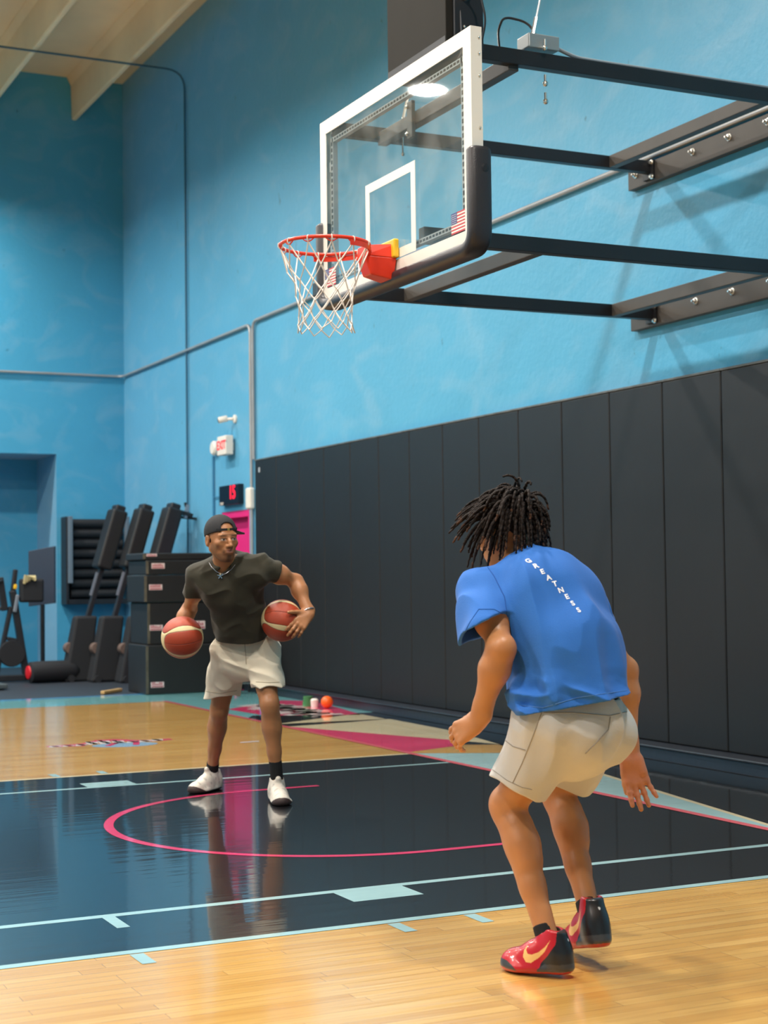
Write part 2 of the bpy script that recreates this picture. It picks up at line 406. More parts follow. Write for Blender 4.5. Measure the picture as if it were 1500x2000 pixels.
# ------------------------------------------------------------------ backboard, ring, net
M_white = mat('white enamel', srgb(236, 232, 222), .4)
M_grey = mat('pale aluminium', srgb(196, 200, 204), .4, metal=.3)
M_pad = mat('dark moulded rubber padding', srgb(44, 42, 46), .42, bump=(140, .12))
M_orange = mat('orange enamel', srgb(226, 54, 26), .35)
M_yellow = mat('yellow bracket paint', srgb(240, 190, 40), .4)
M_chrome = mat('zinc bolt', srgb(220, 220, 215), .22, metal=.9)
M_net = mat('white nylon cord', srgb(232, 222, 212), .8)
M_arm = mat('black steel tube', srgb(34, 33, 36), .4, var=(5, .12))
M_arm2 = mat('dark bronze steel', srgb(66, 62, 58), .45, var=(5, .1))
def glass_mat():
    m = bpy.data.materials.new('tempered glass'); m.use_nodes = True; nt = m.node_tree; nt.nodes.clear(); L = nt.links
    out = nt.nodes.new('ShaderNodeOutputMaterial'); tr = nt.nodes.new('ShaderNodeBsdfTransparent'); gl = nt.nodes.new('ShaderNodeBsdfGlossy'); df = nt.nodes.new('ShaderNodeBsdfDiffuse')
    tr.inputs[0].default_value = (.98, 1, .99, 1); gl.inputs['Roughness'].default_value = .02; df.inputs[0].default_value = (.9, .92, .9, 1)
    fw_ = nt.nodes.new('ShaderNodeLayerWeight'); fw_.inputs[0].default_value = .5
    pw = nt.nodes.new('ShaderNodeMath'); pw.operation = 'POWER'; pw.inputs[1].default_value = 4.0; L.new(fw_.outputs['Facing'], pw.inputs[0])
    fr = nt.nodes.new('ShaderNodeMath'); fr.operation = 'MULTIPLY_ADD'; fr.inputs[1].default_value = .9; fr.inputs[2].default_value = .045; L.new(pw.outputs[0], fr.inputs[0])
    tc = nt.nodes.new('ShaderNodeTexCoord'); n = nt.nodes.new('ShaderNodeTexNoise'); n.inputs['Scale'].default_value = 3.5; n.inputs['Detail'].default_value = 8; n.inputs['Distortion'].default_value = 1.2
    L.new(tc.outputs['Object'], n.inputs['Vector'])
    mr = nt.nodes.new('ShaderNodeMapRange'); mr.inputs[1].default_value = .42; mr.inputs[2].default_value = .8; mr.inputs[3].default_value = .02; mr.inputs[4].default_value = .11
    L.new(n.outputs['Fac'], mr.inputs[0])
    a = nt.nodes.new('ShaderNodeMixShader'); c = nt.nodes.new('ShaderNodeMixShader')
    L.new(mr.outputs[0], a.inputs[0]); L.new(tr.outputs[0], a.inputs[1]); L.new(df.outputs[0], a.inputs[2])
    L.new(fr.outputs[0], c.inputs[0]); L.new(a.outputs[0], c.inputs[1]); L.new(gl.outputs[0], c.inputs[2]); L.new(c.outputs[0], out.inputs[0])
    return m
FX = .385                       # front face of the board
Z0, Z1, HW = 2.90, 3.975, .922
bb = thing('backboard', 'clear glass basketball backboard with white frame and black edge padding', 'backboard', (FX, 0, Z0))
MB().span((FX+.004, -.86, Z0+.06), (FX+.016, .86, Z1-.06)).build('glass_pane', glass_mat(), bb)
fr = MB(); fw = .078; dp = .062
for a, c in (((FX, -HW-.004, Z1-fw), (FX+.004, HW+.004, Z1+.004)), ((FX, -HW-.004, Z0-.004), (FX+.004, HW+.004, Z0+fw)), ((FX, -HW-.004, Z0+fw), (FX+.004, -HW+fw, Z1-fw)), ((FX, HW-fw, Z0+fw), (FX+.004, HW+.004, Z1-fw))): fr.span(a, c)
fr.span((FX+.004, -HW-.004, Z1-.02), (FX+dp, HW+.004, Z1+.004)).span((FX+.004, -HW-.004, Z0-.004), (FX+dp, HW+.004, Z0+.03)).span((FX+.004, -HW-.004, Z0+.03), (FX+dp, -HW+.02, Z1-.02)).span((FX+.004, HW-.02, Z0+.03), (FX+dp, HW+.004, Z1-.02))
fr.build('frame', M_white, bb)
# slotted steel strips along the inside of the frame, seen through the glass
st = MB()
for y in (-.80, .80): st.span((FX+.02, y-.016, Z0+.1), (FX+.05, y+.016, Z1-.11))
for z in (Z1-.125, Z0+.13): st.span((FX+.02, -.80, z-.014), (FX+.05, .80, z+.014))
st.build('slotted_strip', M_grey, bb)
sl = MB(); k = -0.77
while k < .77:
    for z in (Z1-.125, Z0+.13): sl.span((FX+.018, k, z-.006), (FX+.021, k+.022, z+.006))
    k += .036
k = Z0+.16
while k < Z1-.14:
    for y in (-.80, .80): sl.span((FX+.018, y-.007, k), (FX+.021, y+.007, k+.022))
    k += .036
tag(sl.build('slots', M_black, bb), kind='stuff')
for i in range(4):                                                       # clips at the corners of the pane
    y = (-.825, .825)[i % 2]; z = (Z0+.30, Z1-.28)[i//2]
    MB().span((FX+.018, y-.012, z-.03), (FX+.055, y+.012, z+.03)).build('clip', M_grey, bb, bevel=.003)
for i, z in enumerate((Z1-.05, Z1-.13, Z1-.24, Z1-.50, Z1-.60, Z1-.69)):
    MB().sphere((FX+.045, -HW-.006, z), (.006, .006, .009), 6).build('bolt', M_chrome, bb, smooth=True)
tq = MB(); tw = .305; t0, t1, tb = 2.985, 3.463, .05
tq.span((FX+.001, -tw, t0), (FX+.0035, tw, t0+tb)).span((FX+.001, -tw, t1-tb), (FX+.0035, tw, t1)).span((FX+.001, -tw, t0+tb), (FX+.0035, -tw+tb, t1-tb)).span((FX+.001, tw-tb, t0+tb), (FX+.0035, tw, t1-tb))
tq.build('target_square', M_white, bb, tags=dict(label='white shooter square'))
# flag decals in the lower corners
M_fr = mat('flag red', srgb(196, 60, 66), .5); M_fb = mat('flag blue', srgb(60, 70, 130), .5)
for yc in (-.775, .80):
    fg = MB(); w_, h_ = .15, .105; z_ = 2.985
    for i in range(13): fg.span((FX+.0005, yc-w_/2, z_+i*h_/13), (FX+.003, yc+w_/2, z_+(i+1)*h_/13), 0 if i % 2 == 0 else 1)
    ya, yb = (yc+w_/2-.06, yc+w_/2)
    fg.span((FX-.0005, ya, z_+h_*6/13), (FX+.001, yb, z_+h_), 2)
    for i in range(5):
        for j in range(5): fg.span((FX-.001, ya+.006+i*.011, z_+h_*6/13+.005+j*.010), (FX-.0004, ya+.010+i*.011, z_+h_*6/13+.009+j*.010), 1)
    fg.build('flag_decal', [M_fr, M_white, M_fb], bb, tags=dict(label='small striped flag decal'))
# padding: U-shaped, up both sides
pth = rounded([(0, HW+.005, 3.36), (0, HW+.005, Z0-.015), (0, -HW-.005, Z0-.015), (0, -HW-.005, 3.36)], .10, 8)
pd = MB(); vs = []; prof = []
for i in range(20):
    a = 2*PI*i/20; c_, s_ = math.cos(a), math.sin(a)
    prof.append((math.copysign(abs(c_)**.6, c_)*.062+.040, math.copysign(abs(s_)**.6, s_)*.036))
N = len(pth)
def pad_ring(P, T, k=1.0):
    nrm = Vector((1, 0, 0)).cross(T).normalized()
    return [P+Vector((1, 0, 0))*(((u-.04)*k)+.04)+nrm*(v*k) for u, v in prof]
rings = []
for i in range(N):
    T = (pth[min(i+1, N-1)]-pth[max(i-1, 0)]).normalized(); rings.append((pth[i], T, 1.0))
T0 = rings[0][1]; T1 = rings[-1][1]
cap0 = [(pth[0]-T0*d, T0, k) for d, k in ((.022, .45), (.018, .75), (.010, .93))]; cap1 = [(pth[-1]+T1*d, T1, k) for d, k in ((.010, .93), (.018, .75), (.022, .45))]
rings = cap0+rings+cap1
for P, T, k in rings: vs += [p+Vector((FX-.006, 0, 0)) for p in pad_ring(P, T, k)]
nn = 20; fs = [(i*nn+k, i*nn+(k+1) % nn, (i+1)*nn+(k+1) % nn, (i+1)*nn+k) for i in range(len(rings)-1) for k in range(nn)]
fs += [tuple(range(nn)), tuple((len(rings)-1)*nn+k for k in range(nn))]
pd.add(vs, fs); pad = pd.build('edge_padding', M_pad, bb, smooth=True, angle=60)
MB().lathe([(.02, -.002), (.022, .0), (.012, .002)], (FX+.05, -HW-.041, 3.27), (0, -1, 0), 12).build('pad_plug', M_black, bb)

hp = thing('basketball_hoop', 'orange basketball ring with white cord net bolted to the glass backboard', 'basketball hoop', (0, 0, 3.045))
RR = .2365
rg = MB(); rg.tube([(RR*math.cos(2*PI*i/64), RR*math.sin(2*PI*i/64), 3.038) for i in range(64)], .0095, 12, closed=True)
rg.build('ring', M_orange, hp, smooth=True, angle=80)
LOOP = []                                                                # wire loops under the ring that carry the net
NN = 12
for k in range(NN):
    a = 2*PI*(k+.5)/NN
    lp = MB()
    for s in (-1, 1):
        lp.tube([((RR)*math.cos(a+s*.13*t), RR*math.sin(a+s*.13*t), 3.030-.016*math.sin(PI*(1-t)/2)) for t in (1, .7, .4, .1)], .0032, 6)
    lp.build('net_loop', M_orange, hp, smooth=True)
# curved flanges either side of the ring and the breakaway housing
fgm = MB()
for s in (-1, 1):
    n = 18; vs = []
    for i in range(n+1):
        a = s*(.16+1.25*i/n); h = .028 if i > 1 else .036
        for (r, z) in ((RR+.004, 3.028), (RR+.010, 3.028), (RR+.010, 3.028-h), (RR+.004, 3.028-h)): vs.append((r*math.cos(a), r*math.sin(a), z))
    fgm.add(vs, [(4*i+k, 4*i+(k+1) % 4, 4*i+4+(k+1) % 4, 4*i+4+k) for i in range(n) for k in range(4)]+[(0, 1, 2, 3), tuple(4*n+k for k in range(4))])
fgm.build('ring_brace', M_orange, hp, smooth=True, angle=40)
hb = MB()
hb.add([(.215, -.05, 3.05), (.215, .05, 3.05), (.375, .085, 3.062), (.375, -.085, 3.062), (.215, -.06, 2.995), (.215, .06, 2.995), (.375, .09, 2.985), (.375, -.09, 2.985)],
       [(0, 1, 2, 3), (4, 5, 6, 7), (0, 1, 5, 4), (1, 2, 6, 5), (2, 3, 7, 6), (3, 0, 4, 7)])
hb.build('top_plate', M_orange, hp, bevel=.004)
hb = MB()
hb.add([(.205, -.055, 2.995), (.205, .055, 2.995), (.380, .092, 2.985), (.380, -.092, 2.985), (.245, -.05, 2.895), (.245, .05, 2.895), (.372, .07, 2.87), (.372, -.07, 2.87)],
       [(0, 1, 2, 3), (4, 5, 6, 7), (0, 1, 5, 4), (1, 2, 6, 5), (2, 3, 7, 6), (3, 0, 4, 7)])
hb.build('spring_housing', M_orange, hp, bevel=.006)
MB().span((.352, -.115, 2.985), (.384, .115, 3.085)).build('mounting_plate', M_yellow, hp, bevel=.008, tags=dict(label='yellow mounting plate'))
# net: twelve loops, diamond mesh tapering down and flaring a little at the hem
nt_ = MB()
rn = random.Random(11)
lev = [(3.016, RR), (2.905, .196), (2.835, .168), (2.775, .152), (2.72, .142), (2.665, .138), (2.615, .147), (2.575, .152)]
def npt(l, k):
    z, r = lev[l]; off = .5*(l % 2)
    j = rn_t[(l, k % NN)]
    a = 2*PI*(k+.5+off)/NN+j[0]
    return Vector(((r+j[1])*math.cos(a), (r+j[1])*math.sin(a), z+j[2]))
rn_t = {(l, k): (rn.uniform(-.05, .05)*(l > 0), rn.uniform(-.007, .007)*(l > 0), rn.uniform(-.007, .007)*(l > 0)) for l in range(len(lev)) for k in range(NN)}
for l in range(len(lev)-1):
    for k in range(NN):
        a = npt(l, k)
        for d in ((0, -1) if l % 2 == 0 else (0, 1)):
            c = npt(l+1, k+d)
            mid = (a+c)/2; mid.x *= .985; mid.y *= .985; mid.z -= .006 if l < 6 else .001
            pts = [a*(1-t)**2+mid*2*t*(1-t)+c*t*t for t in (0, .25, .5, .75, 1)]
            nt_.tube(pts, .0032 if l else .0036, 6)
        if l > 0: nt_.sphere(a, .0052, 5)
for k in range(NN):
    a = npt(0, k); nt_.tube([a+Vector((0, 0, z)) + Vector((math.cos(2*PI*(k+.5)/NN), math.sin(2*PI*(k+.5)/NN), 0))*r for z, r in ((0, -.006), (.012, -.012), (.026, -.010), (.032, 0), (.026, .011), (.010, .012), (0, .004))], .0034, 6)
nt_.build('net', M_net, hp, smooth=True, tags=dict(label='white knotted cord net'))

# ------------------------------------------------------------------ steel support frame fixed to the wall
sp = thing('backboard_support', 'black steel tube frame carrying the backboard out from the blue wall', 'support frame', (WX, .7, 3.6))
YN, YF = -.15, 1.53
ZU, ZL = 4.145, 3.105
h = .085
for nm, y, z, x0 in (('arm', YN, ZU, .62), ('arm', YF, ZU, .72), ('arm', YN, ZL, .50), ('arm', YF, ZL, .60)):
    MB().span((x0, y-.032, z-h/2), (WX-.055, y+.032, z+h/2)).build(nm, M_arm, sp, bevel=.004)
for x, z in ((1.09, ZU-.03), (2.86, ZU), (1.25, ZL), (2.86, ZL)):
    MB().span((x-.032, YN+.033 if z != ZU-.03 else YN-.0, z-h/2+.001), (x+.032, YF-.033 if z != ZU-.03 else YF+.0, z+h/2-.001)).build('crossbar', M_arm2, sp, bevel=.004)
for z in (ZU-.03, ZL-.01):
    pk = MB().span((WX-.055, -.75, z-.075), (WX-.002, 1.80, z+.075)).build('wall_plank', M_arm2, sp, bevel=.004)
    for y in (1.70, 1.03, .64, .25, -.3):
        MB().lathe([(.026, 0), (.026, .006), (.017, .007), (.017, .022), (.008, .024), (.008, .04)], (WX-.055, y, z+.02), (-1, 0, 0), 10).build('bolt', M_chrome, pk, smooth=True)
    for y in (YF, YN):
        MB().span((WX-.075, y-.06, z-.055), (WX-.055, y+.06, z+.075)).build('angle_plate', M_arm, sp, bevel=.002)
        for s in (-.045, .055):
            MB().lathe([(.02, 0), (.02, .006), (.012, .007), (.012, .02)], (WX-.075, y-.052, z+s+.0), (-1, 0, 0), 8).build('bolt', M_chrome, pk, smooth=True)
# drop brackets from the front bar to the board and the mast behind it
for y in (1.02,):
    MB().span((1.03, y-.035, 3.99), (1.055, y+.035, 4.22)).build('hanger', M_arm2, sp, bevel=.003)
    for z in (4.02, 4.19): MB().sphere((1.025, y+.02, z), .014, 6).build('bolt', M_chrome, sp, smooth=True)
MB().span((.47, -.5, 2.93), (.50, .5, 3.0)).build('lower_rail', M_arm, sp, bevel=.003)
for z in (4.20, 4.0, 3.90):
    MB().tube([(1.25, YN-.07, z), (1.25, YN-.07, z+.05)], .008, 8).sphere((1.25, YN-.07, z), .016, 6).build('bolt', M_chrome, sp, smooth=True)
MB().tube([(1.18, YF-.12, 4.0), (1.18, YF-.12, 4.24)], .006, 8).sphere((1.18, YF-.12, 4.0), .012, 6).build('bolt', M_chrome, sp, smooth=True)
jb = MB().span((1.16, YN-.05, 4.205), (1.36, YN+.08, 4.285)).build('junction_box', mat('galvanised steel', srgb(170, 176, 178), .4, metal=.5), sp, bevel=.006)
MB().tube(rounded([(1.36, YN, 4.24), (1.50, YN, 4.20), (1.7, YN, 4.198), (WX-.06, YN, 4.198)], .05), .011, 10).build('flexible_conduit', mat('grey flexible conduit', srgb(140, 150, 158), .5), sp, smooth=True)
MB().tube(rounded([(1.27, YN+.03, 4.285), (1.25, YN+.1, 4.40), (1.10, YN+.12, 4.42), (1.02, YN+.05, 4.30), (1.0, YN, 4.19)], .06), .007, 8).build('cable', M_black, sp, smooth=True)
MB().tube(rounded([(.62, -.30, 4.42), (.64, -.36, 4.30), (.64, -.38, 4.05), (.60, -.36, 3.97)], .08), .006, 8).build('cable', M_black, sp, smooth=True)
# guy rods running up to the ceiling
for (a, c) in (((1.22, YN+.05, 4.20), (2.3, YN+.1, 8.5)), ((1.18, YF-.12, 4.20), (2.3, YF, 8.5))):
    a = Vector(a); c = Vector(c)
    MB().tube([a, a.lerp(c, .05)], .014, 8).build('turnbuckle', M_chrome, sp, smooth=True)
    MB().tube([a.lerp(c, .03), c], .006, 8).build('guy_rod', M_grey, sp, smooth=True)
# ------------------------------------------------------------------ shot clock above the board
ck = thing('shot_clock', 'large black box clock mounted above the backboard', 'shot clock', (.6, 0, 4.10))
MB().span((.555, -.355, 4.085), (.60, .345, 5.0)).build('face_panel', mat('dark acrylic face', srgb(36, 34, 30), .8, spec=.2, var=(2, .1)), ck, bevel=.004)
MB().span((.60, -.365, 4.075), (.78, .355, 5.0)).build('housing', M_black, ck, bevel=.006)
MB().span((.554, -.35, 4.10), (.5535, .34, 4.135)).build('sill', M_black, ck)
MB().lathe([(.03, 0), (.03, .02), (.018, .022), (.018, .045), (.011, .047), (.011, .07)], (.67, -.365, 4.36), (0, -1, 0), 12).build('cable_gland', M_chrome, ck, smooth=True)
MB().tube(rounded([(.67, -.43, 4.36), (.70, -.47, 4.34), (.73, -.48, 4.2), (.72, -.44, 4.08)], .05), .006, 8).build('cable', M_black, ck, smooth=True)
for z in (4.16, 4.19): MB().sphere((.66, -.367, z), .009, 6).build('screw', M_chrome, ck, smooth=True)
# ------------------------------------------------------------------ wall pads
M_wpad = mat('black vinyl wall pad', srgb(21, 21, 23), .48, spec=.45, bump=(9, .12), var=(1.4, .10))
M_trim = mat('worn pad trim', srgb(96, 100, 100), .5, metal=.3, var=(14, .3))
NP = 17; PWD = .655; YP0 = 9.30
ordn = ['first', 'second', 'third', 'fourth', 'fifth', 'sixth', 'seventh', 'eighth', 'ninth', 'tenth', 'eleventh', 'twelfth', 'thirteenth', 'fourteenth', 'fifteenth', 'sixteenth', 'seventeenth']
for i in range(NP):
    y1 = YP0-i*PWD; y0 = y1-PWD
    if i == 0: lb = 'tall black wall pad at the far end of the row, beside the pink door'
    else: lb = 'tall black wall pad, '+ordn[i]+' from the far end near the pink door'
    t = thing('wall_pad', lb, 'wall pad', (WX-.03, (y0+y1)/2, .12), 'black wall pads')
    MB().span((WX-.055, y0+.0022, .102), (WX-.001, y1-.0022, 2.615)).build('pad_face', M_wpad, t, bevel=.012, seg=3)
    MB().span((WX-.062, y0+.001, 2.612), (WX-.001, y1-.001, 2.628)).build('top_trim', M_trim, t, bevel=.003)

# ------------------------------------------------------------------ pipes on the walls
M_pipeg = mat('bare steel conduit', srgb(168, 170, 172), .4, metal=.4, var=(3, .12))
M_pipeb = mat('painted conduit', srgb(58, 128, 168), .45)
M_piped = mat('dark painted conduit', srgb(44, 92, 120), .5)
r = .019
def pipe(pts, m, lb, rad=r, br=.12):
    o = MB().tube(rounded(pts, br, 6), rad, 10).build('conduit_pipe', m, None, smooth=True); tag(o, lb, 'pipe'); return o
pipe([(-6, BY-.03, 4.215), (WX-.03, BY-.03, 4.215), (WX-.03, 9.47, 4.215), (WX-.03, 9.47, .1)], M_pipeg, 'grey conduit along the back wall, turning the corner and dropping beside the pads')
pipe([(WX-.03, -3.2, 4.235), (WX-.03, 9.39, 4.235), (WX-.03, 9.39, 2.64)], M_pipeg, 'grey conduit running behind the backboard, bent down to the end pad')
pipe([(-6, 11.75, 7.86), (WX-.03, 11.75, 7.86), (WX-.03, 11.75, .6)], M_piped, 'thin dark conduit crossing below the ceiling beams and down the blue wall', .013, .25)
pipe([(WX-.02, 10.80, 2.78), (WX-.02, 10.80, .9)], M_pipeb, 'blue painted conduit below the exit sign', .014)
pipe([(WX-.02, 10.80, 2.27), (WX-.02, 10.45, 2.27)], M_pipeb, 'short thin blue conduit feeding the wall clock', .006)
# ------------------------------------------------------------------ things on the right wall
M_offw = mat('off-white plastic', srgb(232, 226, 216), .45)
M_red = mat('exit red', srgb(228, 40, 50), .4, emit=(srgb(228, 40, 50), .6))
t = thing('exit_sign', 'white exit sign with red letters on the blue wall', 'exit sign', (WX, 10.2, 2.86))
MB().span((WX-.13, 10.05, 2.745), (WX-.03, 10.35, 2.975)).build('housing', M_offw, t, bevel=.012, seg=3)
MB().span((WX-.03, 10.11, 2.80), (WX-.001, 10.29, 2.90)).build('mount', M_offw, t, bevel=.004)
def text_mesh(name, txt, size, mtx, m, parent, ext=.002, bold=0.0):
    c = bpy.data.curves.new(name, 'FONT'); c.body = txt; c.size = size; c.align_x = 'CENTER'; c.align_y = 'CENTER'; c.extrude = ext; c.offset = bold
    o = bpy.data.objects.new(name, c); COL.objects.link(o); bpy.context.view_layer.update()
    me = bpy.data.meshes.new_from_object(o.evaluated_get(bpy.context.evaluated_depsgraph_get()))
    bpy.data.objects.remove(o); me.materials.clear(); me.materials.append(m); me.name = name
    ob = bpy.data.objects.new(name, me); COL.objects.link(ob); ob.matrix_world = mtx
    bpy.context.view_layer.update()
    if parent is not None: put(ob, parent)
    return ob
def wallm(x, y, z):  # text facing -X on the right wall
    return Matrix(((0, 0, -1, x), (-1, 0, 0, y), (0, 1, 0, z), (0, 0, 0, 1)))
def frontm(x, y, z):  # facing -Y
    return Matrix(((1, 0, 0, x), (0, 0, -1, y), (0, 1, 0, z), (0, 0, 0, 1)))
text_mesh('lettering', 'EXIT', .15, wallm(WX-.1315, 10.20, 2.86), M_red, t, bold=.003)
t = thing('junction_box', 'white round junction box beside the exit sign', 'junction box', (WX, 10.70, 2.86))
MB().lathe([(.09, 0), (.09, .05), (.07, .07)], (WX-.001, 10.70, 2.87), (-1, 0, 0), 20).build('cover', M_offw, t, smooth=True)
t = thing('security_camera', 'small white security camera high on the blue wall', 'camera', (WX, 10.1, 3.2))
MB().lathe([(.05, 0), (.05, .02), (.02, .03)], (WX-.001, 10.05, 3.17), (-1, 0, 0), 16).cyl((WX-.03, 10.05, 3.17), (WX-.12, 10.13, 3.17), .018, 12).build('bracket', M_offw, t, smooth=True)
MB().lathe([(.03, 0), (.038, .01), (.038, .10), (.034, .11)], (WX-.08, 10.11, 3.18), (-.75, .35, -.18), 16).build('camera_body', M_offw, t, smooth=True)
MB().lathe([(.030, 0), (.025, .010)], (WX-.08-.11*.88, 10.11+.11*.41, 3.18-.11*.21), (-.75, .35, -.18), 16).build('lens', M_black, t, smooth=True)
t = thing('wall_clock', 'black digital wall clock with red digits above the pink door', 'clock', (WX, 10.2, 2.27))
MB().span((WX-.07, 9.80, 2.15), (WX-.001, 10.46, 2.385)).build('case', mat('black clock case', srgb(14, 22, 34), .3), t, bevel=.008)
text_mesh('digits', '15', .22, wallm(WX-.0715, 10.0, 2.285), mat('lit red digits', srgb(225, 20, 45), .4, emit=((.9, .01, .04, 1), 1.6)), t, bold=.006)
text_mesh('maker_mark', 'mor', .07, wallm(WX-.0715, 10.36, 2.175), M_offw, t)
t = thing('switch_box', 'white rounded box on the conduit beside the pads', 'switch box', (WX, 9.5, 2.2))
MB().span((WX-.07, 9.43, 2.07), (WX-.001, 9.58, 2.32)).build('cover', M_offw, t, bevel=.025, seg=4)
# bracket plate behind the low corner of the pads row
for (y, z) in ((9.15, 2.50),):
    o = MB().span((WX-.060, y-.02, z-.025), (WX-.0555, y+.02, z+.03)).build('wall_sticker', M_grey, None); tag(o, 'small torn sticker near the top of the far wall pad', 'sticker')

# ------------------------------------------------------------------ training gear at the back
M_foam = mat('black foam vinyl', srgb(27, 27, 29), .5, bump=(30, .1), var=(2, .15))
M_foam2 = mat('navy side vinyl', srgb(30, 42, 56), .5, var=(2, .1))
M_lab = mat('pale box label', srgb(226, 206, 206), .5)
M_labr = mat('label red', srgb(170, 70, 84), .5)
def box_label(c, w, h, par, k=0, rot=0):
    x, y, z = c
    g = MB(); g.span((x-w/2, y-.002, z-h/2), (x+w/2, y, z+h/2), 0)
    rr = random.Random(k)
    for i in range(6): 
        xx = x-w*.42+i*w*.14; hh = h*(.3+.3*rr.random()); g.span((xx, y-.003, z-h*.1), (xx+w*.09, y-.002, z-h*.1+hh), 1)
    g.span((x-w*.45, y-.003, z-h*.42), (x+w*.45, y-.002, z-h*.22), 1)
    return g.build('label', [M_lab, M_labr], par)
# stack of plyometric boxes: front face looks down the court (-Y), left side towards -X
PX0, PX1, PY0, PY1 = 1.885, 2.80, 9.28, 9.96
zs = [0, .548, 1.017, 1.323, 1.488, 1.567]
stk_lb = ['bottom box of the black foam box stack, thick and worn', 'second foam box from the floor in the black stack', 'third foam box in the black stack, behind the raised basketball', 'fourth foam box in the black stack, level with the thrown-back elbow', 'thin top slab of the black foam box stack']
for i in range(5):
    z0, z1 = zs[i], zs[i+1]; j = (0, .03, -.01, .01, -.02)[i]
    t = thing('foam_box', stk_lb[i], 'foam box', ((PX0+PX1)/2, (PY0+PY1)/2, z0), 'black foam jump boxes')
    MB().span((PX0+j, PY0+abs(j), z0+.001), (PX1+j, PY1, z1-.001)).build('block', M_foam, t, bevel=.014, seg=3)
    MB().span((PX0+j+.0, PY0+abs(j)-.0015, z0+.012), (PX0+j+.03, PY0+abs(j)+.001, z1-.012)).build('edge_binding', mat('worn edge binding', srgb(84, 78, 66), .6, var=(9, .3)) if i == 0 else bpy.data.materials['worn edge binding'], t)
    if i == 4: box_label((PX0+.10+j, PY0+abs(j)-.001, z0+.055), .12, .03, t, i)
    elif i == 3: box_label((PX0+.15, PY0+abs(j)-.001, z0+.10), .15, .06, t, 3)
    elif i == 2: box_label((PX0+.12, PY0+abs(j)-.001, z0+.17), .15, .06, t, 5)
    elif i == 1:
        box_label((PX0+.13, PY0+abs(j)-.001, z0+.19), .15, .06, t, 6); box_label((PX0+.62, PY0+abs(j)-.001, z0+.21), .16, .09, t, 8)
    elif i == 0: box_label((PX0+.13, PY0-.001, z0+.11), .15, .06, t, 2)
# rack of rolled mats hung on the back wall
t = thing('foam_roller_rack', 'black rack of stacked foam rollers on the back wall', 'rack', (2.75, BY, 1.5))
RX0, RX1, RZ0, RZ1 = 2.33, 3.20, .98, 2.12
M_post = mat('grey rack post', srgb(104, 120, 134), .5)
for x in (RX0, RX1-.05): MB().span((x, BY-.40, RZ0+.25), (x+.05, BY-.30, RZ1+.05)).build('upright', M_post, t, bevel=.006)
MB().span((RX0, BY-.30, RZ0-.05), (RX1, BY-.04, RZ0+.02)).span((RX0, BY-.06, RZ0), (RX1, BY-.002, RZ1)).span((RX0-.02, BY-.30, RZ0-.05), (RX0+.02, BY-.002, RZ1+.05)).build('frame', M_black, t, bevel=.006)
for k in range(8):
    o = MB().cyl((RX0+.06, BY-.22, RZ0+.10+k*.142), (RX1-.06, BY-.22, RZ0+.10+k*.142), .064, 18).build('foam_roller', M_dark, None, smooth=True, angle=50)
    tag(o, 'black foam roller on the wall rack, '+('lowest of the rack' if k == 0 else ordn[k]+' from the bottom' if k < 7 else 'topmost of the rack'), 'foam roller', 'foam rollers on the wall rack')
# three slanted exercise machines stored upright
M_gr = mat('grey steel rail', srgb(150, 160, 172), .35, metal=.5)
mach = None
def machine(x, y, sc, lb, first):
    base = (x, y, 0)
    t = thing('exercise_machine', lb, 'exercise machine', base, 'slanted black exercise machines')
    d = Vector((.62*sc, 0, 2.08)); a = Vector((x, y, .08)); top = a+d
    u = d.normalized()
    # long monorail with a padded upper half, gear at the foot
    MB().bar(a, a+d*.66, .09, .06, mi=0).build('rail', M_black, t, bevel=.006)
    MB().bar(a+d*.64, a+d*1.0, .31, .20, mi=0).build('padded_column', M_foam, t, bevel=.03, seg=3)
    MB().bar(a+d*.98, a+d*1.03, .22, .13).build('end_cap', M_black, t, bevel=.02)
    MB().bar(a+d*.48+Vector((-.055, -.04, 0)), a+d*.62+Vector((-.055, -.04, 0)), .02, .03).build('side_bar', M_gr, t)
    MB().bar(a+d*.18+Vector((-.04, -.03, 0)), a+d*.34+Vector((-.04, -.03, 0)), .03, .03).build('side_bar', M_gr, t)
    MB().cyl((x-.02, y-.07, .42), (x-.02, y+.07, .42), .07, 16).build('pulley', mat('worn bronze pulley', srgb(110, 92, 84), .5) if not bpy.data.materials.get('worn bronze pulley') else bpy.data.materials['worn bronze pulley'], t, smooth=True)
    MB().add([(x-.12, y-.14, 0), (x+.22, y-.14, 0), (x+.32, y-.10, .82), (x+.04, y-.10, .82), (x-.12, y+.14, 0), (x+.22, y+.14, 0), (x+.32, y+.10, .82), (x+.04, y+.10, .82)],
             [(0, 1, 2, 3), (4, 5, 6, 7), (0, 1, 5, 4), (1, 2, 6, 5), (2, 3, 7, 6), (3, 0, 4, 7)]).build('base_shroud', M_dark, t, bevel=.03, seg=2)
    for s in (-1, 1): MB().cyl((x-.04, y+s*.15, .045), (x-.04, y+s*.18, .045), .045, 14).build('wheel', M_dark, t, smooth=True)
    if first:
        MB().bar(top+Vector((.02, 0, -.10)), top+Vector((.46, 0, -.14)), .05, .03).bar(top+Vector((.22, 0, -.12)), top+Vector((.16, 0, .08)), .03, .03).bar(top+Vector((.05, 0, -.03)), top+Vector((.25, 0, -.09)), .10, .05).build('handle_arm', M_black, t, bevel=.004)
        MB().bar(top+Vector((.15, -.02, -.12)), top+Vector((.19, -.02, .05)), .05, .04).build('lever', M_gr, t)
    return t
machine(1.80, 12.15, 1.0, 'leftmost of the three black slanted machines, beside the roller rack', False)
machine(2.06, 11.85, 1.0, 'middle one of the three black slanted machines behind the foam boxes', False)
machine(2.32, 11.50, 1.0, 'rightmost slanted black machine, with a handle arm at its top', True)
